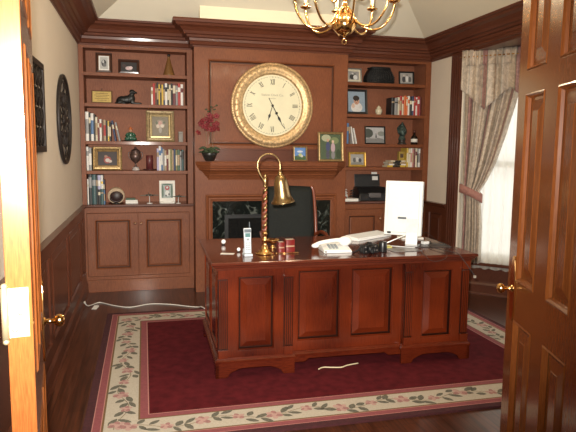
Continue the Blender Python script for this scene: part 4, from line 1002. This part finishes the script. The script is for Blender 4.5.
mb = MB(); mb.tube([(0, 0, .055), (0, 0, .10)], [.045, .028], 14); mb.ball((0, 0, .155), (.048, .052, .062), 18, 14); mb.ball((0, -.02, .125), (.034, .034, .036)); mb.ball((0, -.055, .148), (.009, .014, .016)); mb.ball((0, -.047, .122), (.016, .010, .006)); mb.ball((-.019, -.046, .164), (.010, .008, .006)); mb.ball((.019, -.046, .164), (.010, .008, .006)); mb.ball((-.049, 0, .145), (.007, .012, .022)); mb.ball((.049, 0, .145), (.007, .012, .022)); mb.ball((0, .005, .215), (.028, .03, .022)); mb.ball((0, 0, .238), (.013, .013, .016))
for k in range(26): a = k*2.4; q = k/26; mb.ball((.050*math.cos(a)*math.sqrt(1-q*q*.8), .01+.048*abs(math.sin(a))*math.sqrt(1-q*q*.8), .165+q*.05), (.010, .010, .010), 8, 6)
remesh(mb.build('head', GB, t), .0035, 1)
t = thing('liquor_bottle', 'short dark bottle with a white label beside the bronze bust', 'bottle', (3.600, .09, SR[2]))
mb = MB(); mb.lathe([(0, .0005), (.036, .0005), (.038, .006), (.038, .075), (.030, .095), (.014, .108), (.013, .135), (0, .135)], 24); mb.build('body', plain('dark_bottle_glass', (.012, .008, .006), .1), t)
mb = MB(); mb.lathe([(0.0385, .028), (.0388, .028), (.0388, .066), (.0385, .066)], 24); mb.build('label', PAPER, t)
mb = MB(); mb.lathe([(0, .135), (.016, .135), (.016, .163), (0, .165)], 16); mb.build('cap', plain('red_brown_cap', (.10, .03, .02), .4), t)
t = thing('small_carton', 'small yellow carton standing on the lying stack of books', 'box', (3.457, .12, zs_+.0006))
mb = MB(); mb.box(-.034, .034, -.022, .022, 0, .10); mb.build('carton', plain('yellow_card', (.36, .25, .05), .6), t, bevel=.001)
mb = MB(); mb.box(-.020, .020, -.0226, -.022, .03, .075); mb.build('print', plain('dark_brown_print', (.08, .05, .03), .6), t)

# printer
t = thing('printer', 'black inkjet printer with raised paper support on the right countertop', 'printer', (3.10, .09, CTP-.03+.0005+.03)); 
mb = MB(); mb.add([(-.19, -.10, 0), (.19, -.10, 0), (.19, .15, 0), (-.19, .15, 0), (-.175, -.075, .085), (.175, -.075, .085), (.17, .15, .150), (-.17, .15, .150), (-.17, .02, .150), (.17, .02, .150)], [(0, 3, 2, 1), (0, 1, 5, 4), (4, 5, 9, 8), (8, 9, 6, 7), (1, 2, 6, 9, 5), (3, 0, 4, 8, 7), (2, 3, 7, 6)]); mb.build('body', BLACK, t, bevel=.012)
mb = MB(); mb.box(-.155, .155, .12, .128, .13, .31, M=TR(0, 0, 0) @ RX(-8)); mb.build('paper_support', BLACK, t, bevel=.002)
mb = MB(); mb.box(.06, .13, .130, .133, .16, .335, M=RX(-8)); mb.box(.06, .13, .112, .115, .24, .285, M=RX(-8)); mb.build('paper', PAPER, t)
mb = MB(); mb.box(-.06, .06, -.135, -.055, .038, .044); mb.box(-.07, .07, -.10, -.05, .0445, .09, M=TR(0, 0, 0)); mb.build('output_tray', plain('smoky_grey', (.10, .09, .09), .3), t, bevel=.002)
t = thing('paper_pile', 'low pile of papers topped with tangled cords, left of the printer', 'papers', (2.815, .04, CTP))
for k in range(5): mb = MB(RZ(random.uniform(-5, 5))); mb.box(-.085, .085, -.055, .10, .0006+k*.006, .0062+k*.006); mb.build('sheaf', PAPER, t)
mb = MB(); mb.box(-.09, -.062, -.052, -.02, .031, .048); mb.build('red_clip', plain('bright_red', (.5, .02, .02), .4), t, bevel=.004)
for x_, colr, l_ in ((-.043, WHITE, 'white cord coiled on the papers beside the printer'), (.047, BLACK, 'black cord coiled on the papers beside the printer')):
    t2 = MB(); t2.tube(smooth([((.034-.0007*k)*math.cos(k*.9), (.040-.0007*k)*math.sin(k*.9), .006+.0042*k+.008*math.sin(k*1.7)) for k in range(22)], 3), .0045, 6)
    tag(put(t2.build('coiled_cord', colr), (2.815+x_, .075, CTP+.0345)), l_, 'cord')

# ------------------------------------------------------------------ desk chair
t = thing('office_chair', 'high-backed black upholstered chair with wooden side rails behind the desk', 'chair', (1.86, -1.16, RUG+.002), R(-6))
CWd = wood('chair_wood', (.12, .025, .010), (.22, .05, .018), .3, .4)
def cushion(name, w, d, h_, M, mat, r=.03):
    mb = MB(); n = 10; vs = []; m_ = 10
    for sgn in (1, -1):
        for j in range(m_+1):
            for i in range(n+1):
                u = i/n*2-1; v = j/m_*2-1; e = (1-abs(u)**4)*(1-abs(v)**4)
                vs.append((u*w/2*(1-.04*v*v), sgn*d/2*(.45+.55*max(0, e)**.35), h_/2+v*h_/2*(1-.03*u*u)))
    K = (m_+1)*(n+1); fs = []
    for s_ in (0, 1):
        for j in range(m_):
            for i in range(n):
                a = s_*K+j*(n+1)+i; fs.append((a, a+1, a+n+2, a+n+1))
    for i in range(n): fs.append((i, i+1, K+i+1, K+i)); b = m_*(n+1); fs.append((b+i, b+i+1, K+b+i+1, K+b+i))
    for j in range(m_): a = j*(n+1); fs.append((a, a+n+1, K+a+n+1, K+a)); a += n; fs.append((a, a+n+1, K+a+n+1, K+a))
    mb.add(vs, fs, 0, True, M); return mb.build(name, mat, t)
# chair faces the desk (local -y)
cushion('backrest', .45, .07, .62, TR(0, .20, .50) @ RX(-12) @ TR(0, 0, 0), LEATH)
cushion('seat', .50, .10, .48, TR(0, .20, .47) @ RX(90) @ TR(0, 0, 0), LEATH)
for sg in (-1, 1):
    mb = MB(); mb.tube(smooth([(sg*.245, .19, .42), (sg*.245, .23, .62), (sg*.242, .27, .85), (sg*.228, .31, 1.06), (sg*.205, .32, 1.105)]), .016, 8); mb.build('side_rail', CWd, t)
    mb = MB(); mb.tube(smooth([(sg*.235, .24, .66), (sg*.27, .15, .70), (sg*.28, .0, .705), (sg*.28, -.12, .69), (sg*.28, -.16, .66), (sg*.275, -.13, .55), (sg*.25, -.02, .44)]), .018, 8); mb.build('armrest', CWd, t)
mb = MB(); mb.lathe([(0, .06), (.035, .06), (.03, .10), (.026, .25), (.020, .26), (.018, .40), (.08, .405), (.08, .42), (0, .42)], 20); mb.build('column', BLACK, t)
for k in range(5):
    a = k*72+18; mb = MB(RZ(a)); mb.tube([(.02, 0, .09), (.15, 0, .075), (.29, 0, .062)], [.024, .020, .015], 8); lg = mb.build('leg', CWd, t)
    mb = MB(RZ(a)); mb.lathe([(0, -.011), (.027, -.011), (.029, 0), (.027, .011), (0, .011)], 16, M=TR(.285, 0, .030) @ RX(90)); mb.tube([(.285, 0, .03), (.285, 0, .06)], .006, 6); mb.build('caster', BLACK, lg)

# ------------------------------------------------------------------ desk lamp
D0 = .7605
t = thing('desk_lamp', 'brass desk lamp with twisted stem, looped neck and bell shade', 'lamp', (1.373, -2.265, D0), 0)
mb = MB(); mb.lathe([(0, 0), (.064, 0), (.066, .006), (.058, .012), (.046, .016), (.044, .022), (.030, .030), (.022, .040), (.024, .048), (.016, .056), (.012, .075), (.018, .085), (.020, .095), (.013, .105), (.012, .125), (.018, .132), (.014, .145), (.010, .155), (0, .155)], 32); mb.build('base', BRASS, t)
for ph, mt_ in ((0, ABRASS), (PI, plain('copper_wood_twist', (.22, .06, .035), .35, coat=.4))):
    mb = MB(); mb.tube([((.0072*math.cos(ph+k*.42)), .0072*math.sin(ph+k*.42), .150+k*.0039) for k in range(76)], .0090, 7); mb.build('twisted_stem', mt_, t)
mb = MB(); mb.lathe([(0, .445), (.014, .445), (.015, .455), (.010, .461), (.010, .515), (.012, .52), (.006, .532), (0, .534)], 16); mb.build('upper_stem', ABRASS, t)
cx_, cz_, r_ = .024, .588, .076
pts = [(-.002, 0, .47), (-.012, 0, .495), (-.035, 0, .53), (cx_-r_*.96, 0, cz_-.02)]+[(cx_+r_*math.cos(a), 0, cz_+r_*math.sin(a)) for a in [R(175-k*17.5) for k in range(11)]]+[(cx_+r_, 0, cz_-.035)]
mb = MB(); mb.tube(smooth(pts, 3), .0062, 10); mb.ball((cx_+r_, 0, cz_-.045), .013, 12, 8); mb.lathe([(0, -.012), (.016, -.010), (.018, 0), (.012, .008), (0, .01)], 16, c=(cx_+r_, 0, cz_-.058)); mb.build('neck', ABRASS, t)
Mb = TR(cx_+r_, 0, cz_-.062) @ RY(-8) @ RX(4)
o_ = [(.010, 0), (.022, -.004), (.034, -.016), (.043, -.040), (.048, -.075), (.051, -.110), (.056, -.140), (.066, -.165), (.078, -.180), (.080, -.186)]
mb = MB(); mb.lathe([(r, z) for r, z in o_]+[(r-.0025, z+.001) for r, z in o_[::-1]], 36, M=Mb); 
sh_ = mb.build('bell_shade', ABRASS, t)
mb = MB(); mb.ball((0, 0, -.11), (.022, .022, .032), 14, 10, M=Mb); mb.build('bulb', plain('unlit_bulb', (.8, .78, .7), .2), t)

# cordless phone, papers, small things on the desk
t = thing('cordless_phone', 'silver-grey cordless phone standing upright in its cradle beside the lamp', 'telephone', (1.246, -2.325, D0), R(4))
GP = plain('silver_plastic', (.58, .62, .66), .35); 
mb = MB(); mb.box(-.028, .028, -.03, .045, 0, .016); mb.box(-.024, .024, .012, .04, .016, .045); mb.build('cradle', GP, t, bevel=.004)
mb = MB(); M = TR(0, 0, .017) @ RX(-7); mb.add([(-.023, -.014, 0), (.023, -.014, 0), (.023, .010, 0), (-.023, .010, 0), (-.0225, -.016, .08), (.0225, -.016, .08), (.0225, .010, .08), (-.0225, .010, .08), (-.026, -.014, .165), (.026, -.014, .165), (.024, .010, .165), (-.024, .010, .165)], [(3, 2, 1, 0), (0, 1, 5, 4), (1, 2, 6, 5), (2, 3, 7, 6), (3, 0, 4, 7), (4, 5, 9, 8), (5, 6, 10, 9), (6, 7, 11, 10), (7, 4, 8, 11), (8, 9, 10, 11)], M=M); mb.build('handset', GP, t, bevel=.004)
mb = MB(); mb.box(-.017, .017, -.0175, -.0145, .106, .132, M=M); mb.build('screen', plain('teal_screen', (.10, .20, .20), .2), t)
mb = MB(); mb.box(-.022, .022, -.0168, -.0135, .136, .158, M=M); mb.build('earpiece', plain('dark_grey', (.10, .12, .14), .4), t)
mb = MB()
for i in range(3):
    for j in range(4): mb.box(-.015+i*.0115, -.008+i*.0115, -.0185, -.0145, .022+j*.014, .030+j*.014, M=M)
mb.box(-.009, .009, -.0185, -.0145, .084, .098, M=M)
mb.build('keypad', plain('key_grey', (.25, .28, .30), .4), t)
mb = MB(); mb.tube([(.018, .002, .165), (.018, .002, .205)], [.005, .003], 8, M=M); mb.build('antenna', plain('dark_grey', (.10, .12, .14), .4), t)
mb = MB(); mb.box(-.045, .045, -.022, .022, 0, .0012); tag(put(mb.build('note_card', PAPER), (1.128, -2.222, D0), R(-18)), 'small white note card lying on the left of the desk', 'card')
for (x, y, s, l) in ((1.150, -1.86, .017, 'larger white ball paperweight at the left of the desk'), (1.212, -2.17, .013, 'smaller white ball paperweight just left of the cordless phone')):
    t = thing('paperweight', l, 'paperweight', (x, y, D0)); mb = MB(); mb.lathe([(0, 0), (s*.8, 0), (s*.7, s*.5), (0, s*.5)], 14); mb.build('base', BLACK, t); mb = MB(); mb.ball((0, 0, s*1.35), s, 14, 10); mb.build('ball', plain('white_glass', (.85, .85, .84), .1, coat=.5), t)
for k, (x, th, h_) in enumerate(((1.470, .042, .072), (1.520, .062, .088))):
    o = book_mesh(th, h_, .07, 'red', ('tan', .45, .55)).build('book', [plain('red_leather', (.16, .010, .009), .35, coat=.3), PG, cmat('tan')]); tag(o, ['short red leather book standing on the desk beside the lamp', 'taller red leather book standing on the desk in front of the chair'][k], 'book', 'red books on the desk'); put(o, (x, -2.262, D0))
mb = MB(); mb.tube([(1.445-1.5, 0, .004), (1.60-1.5, .0, .004)], .0035, 8); mb.ball((-.055, 0, .004), .004, 8, 6); tag(put(mb.build('brass_pen', BRASS), (1.50, -2.290, D0)), 'thin brass pen lying before the red books', 'pen')
t = thing('paperclip_dish', 'openwork brass dish behind the lamp base', 'dish', (1.475, -2.05, D0))
mb = MB(); mb.lathe([(0, 0), (.03, 0), (.012, .01), (.010, .028), (.034, .04), (.05, .058), (.048, .06), (.03, .044), (0, .036)], 20); mb.build('bowl', BRASS, t)

# white desk telephone
t = thing('desk_telephone', 'white corded desk telephone with its handset across the top', 'telephone', (1.872, -2.255, D0), R(-4))
mb = MB(); mb.add([(-.10, -.085, 0), (.10, -.085, 0), (.10, .085, 0), (-.10, .085, 0), (-.095, -.08, .018), (.095, -.08, .018), (.095, .08, .05), (-.095, .08, .05)], [(3, 2, 1, 0), (0, 1, 5, 4), (1, 2, 6, 5), (2, 3, 7, 6), (3, 0, 4, 7), (4, 5, 6, 7)]); mb.build('base', WHITE, t, bevel=.005)
mb = MB(); M = TR(0, 0, .035) @ RX(11)
for i in range(3):
    for j in range(4): mb.box(-.055+i*.024, -.038+i*.024, -.055+j*.022, -.041+j*.022, .0, .006, M=M)
mb.build('keypad', plain('key_grey', (.25, .28, .30), .4), t, bevel=.001)
mb = MB(); mb.tube(smooth([(-.15, -.02, .045), (-.10, -.01, .062), (0, 0, .075), (.06, .005, .075)]), .014, 10); mb.ball((-.145, -.02, .042), (.028, .024, .016), 14, 10); mb.ball((.072, .005, .068), (.048, .04, .034), 18, 12)
remesh(mb.build('handset', WHITE, t), .004, 3)
mb = MB(); mb.box(-.094, -.078, -.0865, -.084, .006, .013); mb.build('jack', BLACK, t)
# camera and lens
t = thing('camera', 'black camera with strap lying between the white telephone and the papers', 'camera', (2.075, -2.372, D0), R(12))
mb = MB(); mb.box(-.062, .062, -.025, .025, 0, .058); mb.add([(-.02, -.02, .058), (.02, -.02, .058), (.02, .02, .058), (-.02, .02, .058), (-.012, -.015, .075), (.012, -.015, .075), (.012, .015, .075), (-.012, .015, .075)], [(0, 1, 5, 4), (1, 2, 6, 5), (2, 3, 7, 6), (3, 0, 4, 7), (4, 5, 6, 7)]); mb.build('body', BLACK, t, bevel=.004)
mb = MB(); mb.lathe([(0, 0), (.026, 0), (.026, .03), (.023, .035), (.018, .03), (0, .028)], 20, M=TR(-.005, -.025, .030) @ RX(90)); mb.build('lens', BLACK, t)
mb = MB(); mb.tube(smooth([(-.062, 0, .045), (-.10, .0, .02), (-.11, .03, .006), (-.06, .06, .006), (0, .05, .02), (.04, .06, .006), (.09, .03, .008), (.062, 0, .045)]), .0045, 6); mb.build('strap', BLKM, t)
mb = MB(); 
for x, z in ((-.045, .045), (.035, .048), (.048, .02), (-.04, .015)): mb.box(x-.006, x+.006, -.0265, -.025, z-.004, z+.004)
mb.build('badge', SILVER, t)
mb = MB(); mb.lathe([(0, 0), (.028, 0), (.029, .004), (.029, .066), (.026, .072), (0, .072)], 24); tag(put(mb.build('lens_case', BLACK), (2.185, -2.35, D0)), 'black cylindrical lens case standing beside the camera', 'case')
# keyboard
t = thing('keyboard', 'white computer keyboard lying at the back of the desk beside the monitor', 'keyboard', (2.33, -1.72, D0), R(32))
mb = MB(); mb.add([(-.225, -.075, 0), (.225, -.075, 0), (.225, .075, 0), (-.225, .075, 0), (-.222, -.072, .012), (.222, -.072, .012), (.222, .072, .026), (-.222, .072, .026)], [(3, 2, 1, 0), (0, 1, 5, 4), (1, 2, 6, 5), (2, 3, 7, 6), (3, 0, 4, 7), (4, 5, 6, 7)]); mb.build('case', WHITE, t, bevel=.003)
mb = MB(); M = TR(0, 0, .019) @ RX(5.5)
for j in range(6):
    for i in range(20): mb.box(-.212+i*.0213, -.194+i*.0213, -.062+j*.021, -.044+j*.021, 0, .008, M=M)
mb.build('keys', WHITE, t)
# yellow notes, dark folders, white envelope, adapter
mb = MB(); mb.box(-.06, .06, -.05, .05, 0, .009); tag(put(mb.build('notepad', plain('yellow_green_paper', (.50, .48, .12), .8)), (2.265, -2.165, D0), R(-14)), 'yellow notepad lying in front of the white monitor', 'notepad')
mb = MB(); mb.box(-.11, .11, -.08, .08, 0, .003); tag(put(mb.build('magazine', plain('grey_magazine', (.16, .15, .15), .3, var=.4, vs=25)), (2.36, -2.30, D0), R(6)), 'dark magazine lying along the desk edge under the monitor foot', 'magazine')
mb = MB(); mb.box(-.14, .14, -.10, .10, 0, .004); tag(put(mb.build('folder', plain('dark_folder', (.055, .045, .045), .3, var=.4, vs=25)), (2.63, -2.16, D0), R(-8)), 'dark folder lying under the cables at the right of the desk', 'folder')
mb = MB(); mb.box(-.09, .09, -.06, .06, 0, .010); tag(put(mb.build('envelope', PAPER), (2.66, -1.80, D0), R(-6)), 'white envelope on the desk behind the monitor', 'envelope')
t = thing('power_adapter', 'small white power adapter among the cables right of the monitor', 'adapter', (2.62, -2.13, D0+.0045), R(15)); mb = MB(); mb.box(-.026, .026, -.018, .018, 0, .022); mb.build('body', WHITE, t, bevel=.004); mb = MB(); mb.box(.026, .034, -.004, .004, .008, .014); mb.build('plug', BLACK, t)

# monitor seen from behind
t = thing('computer_monitor', 'white flat computer monitor seen from behind on a bent metal foot', 'monitor', (2.43, -2.13, D0+.0045), R(-38))
MW, MH = .275, .400
mb = MB(); M = TR(0, .0, .070) @ RX(-4)
mb.box(-MW/2, MW/2, .0, .045, 0, MH, M=M); mb.build('casing', WHITE, t, bevel=.006)
mb = MB(); mb.rings([(-MW/2+.02, MW/2-.02, .02, MH-.02, -.0005), (-MW/2+.024, MW/2-.024, .024, MH-.024, -.006), (-MW/2+.06, MW/2-.06, .06, MH-.06, -.008)], M=M); mb.build('back_shell', WHITE, t)
mb = MB(); mb.box(-MW/2+.014, MW/2-.014, .045, .0465, .07, MH-.014, M=M); mb.build('screen', BLACK, t)
AL = plain('bright_aluminium', (.78, .79, .79), .35, .3)
mb = MB(); sheet = [(-.012, .20), (-.020, .20), (-.050, .10), (-.066, .02), (-.062, .004), (-.050, 0.0), (.05, 0.0), (.05, .006), (-.046, .007), (-.056, .022), (-.040, .10)]
mb.prism(sheet, -.125, -.040, M=RZ(90)); mb.box(-.10, .12, -.105, -.095, 0, .006); mb.tube([(-.125, -.10, .005), (-.06, -.075, .035), (.045, -.03, .085)], .005, 8); mb.build('foot', AL, t, bevel=.002)
mb = MB(); mb.box(-.030, .030, -.022, -.006, .195, .208, M=TR(0, 0, .07-.07)); mb.build('hinge', plain('dark_grey', (.10, .12, .14), .4), t)
mb = MB(); mb.box(-MW/2+.03, -MW/2+.055, -.014, .001, .012, .026, M=M); mb.build('plug', BLACK, t)

# ------------------------------------------------------------------ cords
GC = plain('grey_cord', (.04, .036, .034), .5); WC = plain('white_cord', (.70, .68, .62), .5)
def cord(pts, r, mat, label, sm_=5, plug=None, name='cord'):
    mb = MB(); mb.tube(smooth(pts, sm_), r, 6); o = mb.build(name, mat)
    if plug:
        x, y, z = plug; p = MB(); p.box(x-.008, x+.008, y-.006, y+.006, z-.014, z+.002); p.build('plug', plain('plug_beige', (.45, .40, .33), .5), o)
    return tag(o, label, 'cord')
z = D0+.0095
cord([(2.60, -2.22, z), (2.59, -2.30, z), (2.60, -2.38, z), (2.635, -2.50, z), (2.652, -2.549, z-.006), (2.675, -2.560, .735), (2.73, -2.565, .665), (2.768, -2.566, .618)], .0028, GC, 'thin grey cord hanging over the front right edge of the desk', plug=(2.772, -2.566, .612))
cord([(2.45, -2.40, D0+.004), (2.42, -2.50, D0+.004), (2.415, -2.549, .755), (2.43, -2.558, .735), (2.48, -2.560, .722), (2.54, -2.558, .735), (2.565, -2.549, .757), (2.56, -2.48, D0+.004)], .0016, GC, 'thin grey cord looping in an arc below the desk edge')
cord([(2.55, -1.98, z), (2.70, -2.05, z), (2.66, -2.15, z), (2.76, -2.22, z-.003), (2.70, -2.30, z-.004)], .0035, GC, 'thick grey cord curling on the right of the desk top')
cord([(2.58, -2.0, z+.01), (2.66, -1.98, z+.05), (2.70, -2.02, z+.06), (2.72, -2.10, z+.02), (2.755, -2.2, z)], .0024, BLACK, 'black cord arching up behind the right of the monitor')
cord([(.050, -.62, .065), (.075, -.58, .02), (.11, -.50, .006), (.173, -.43, .005), (.30, -.56, .005), (.45, -.655, .005), (.63, -.58, .005), (.81, -.63, .005), (.98, -.74, .005), (1.06, -.79, .008), (1.08, -.835, .024), (1.11, -.90, .020)], .0045, WC, 'long white extension cord running along the floor before the left bookcase', plug=(.056, -.62, .07))
o = MB(); o.add([(-.022, 0, 0), (.022, 0, 0), (.024, .09, .0), (-.018, .09, 0), (-.022, 0, .0012), (.022, 0, .0012), (.024, .09, .012), (-.018, .09, .012)], [(3, 2, 1, 0), (4, 5, 6, 7), (0, 1, 5, 4), (1, 2, 6, 5), (2, 3, 7, 6), (3, 0, 4, 7)])
tag(put(o.build('paper_tag', PAPER), (.135, -.645, .001), R(-10)), 'white paper tag on the floor cord near the left wall', 'tag')
zr = RUG+.007
cord([(1.69, -2.50, zr), (1.73, -2.475, zr), (1.79, -2.49, zr), (1.85, -2.50, zr), (1.90, -2.475, zr), (1.985, -2.455, zr)], .0045, plain('cream_cord', (.66, .56, .36), .5), 'short white cord lying on the rug under the desk front', plug=None)
# ------------------------------------------------------------------ camera, light, world
cam = bpy.data.cameras.new('camera'); co = bpy.data.objects.new('camera', cam); C.objects.link(co); sc.camera = co
yw, pt, ro = R(-14.1), R(-6.584), R(.58)
Fv = Vector((-math.sin(yw)*math.cos(pt), math.cos(yw)*math.cos(pt), math.sin(pt)))
Rv = Vector((math.cos(yw), math.sin(yw), 0)); Uv = Rv.cross(Fv)
R2 = Rv*math.cos(ro)+Uv*math.sin(ro); U2 = -Rv*math.sin(ro)+Uv*math.cos(ro)
mt = Matrix((R2, U2, -Fv)).transposed().to_4x4(); mt.translation = (.598, -5.979, 1.453)
co.matrix_world = mt; cam.sensor_width = 36; cam.lens = 573.8/576*36; cam.clip_start = .02
def light(kind, name, loc, power, col, size=.1, rot=None, **kw):
    l = bpy.data.lights.new(name, kind); l.energy = power; l.color = col
    if kind == 'AREA': l.size = size
    else: l.shadow_soft_size = size
    for k, v in kw.items(): setattr(l, k, v)
    o = bpy.data.objects.new(name, l); C.objects.link(o); o.location = loc
    if rot: o.rotation_euler = rot
    return o
fl = light('SPOT', 'camera_flash', (.57, -5.95, 1.53), 900, (1, .95, .86), .025, spot_size=R(88), spot_blend=1.0)
fl.rotation_euler = (Fv+Vector((-.16, 0, .07))).to_track_quat('-Z', 'Y').to_euler()
for k in range(8):
    a = R(k*45+20); light('POINT', 'chandelier_bulb', (1.80+.31*math.cos(a), -2.56+.31*math.sin(a), 2.50), 4, (1, .78, .50), .02)
light('AREA', 'hall_ceiling_lamp', (1.0, -6.3, 2.68), 18, (1, .84, .64), .6)
w = bpy.data.worlds.new('daylight'); sc.world = w; w.use_nodes = True; nt = w.node_tree
bg = nt.nodes['Background']; bg.inputs['Color'].default_value = (1, .98, .92, 1); bg.inputs['Strength'].default_value = 1.6
sc.view_settings.view_transform = 'Standard'; sc.view_settings.look = 'None'; sc.view_settings.exposure = .25; sc.view_settings.gamma = 1
sc.view_settings.use_curve_mapping = False
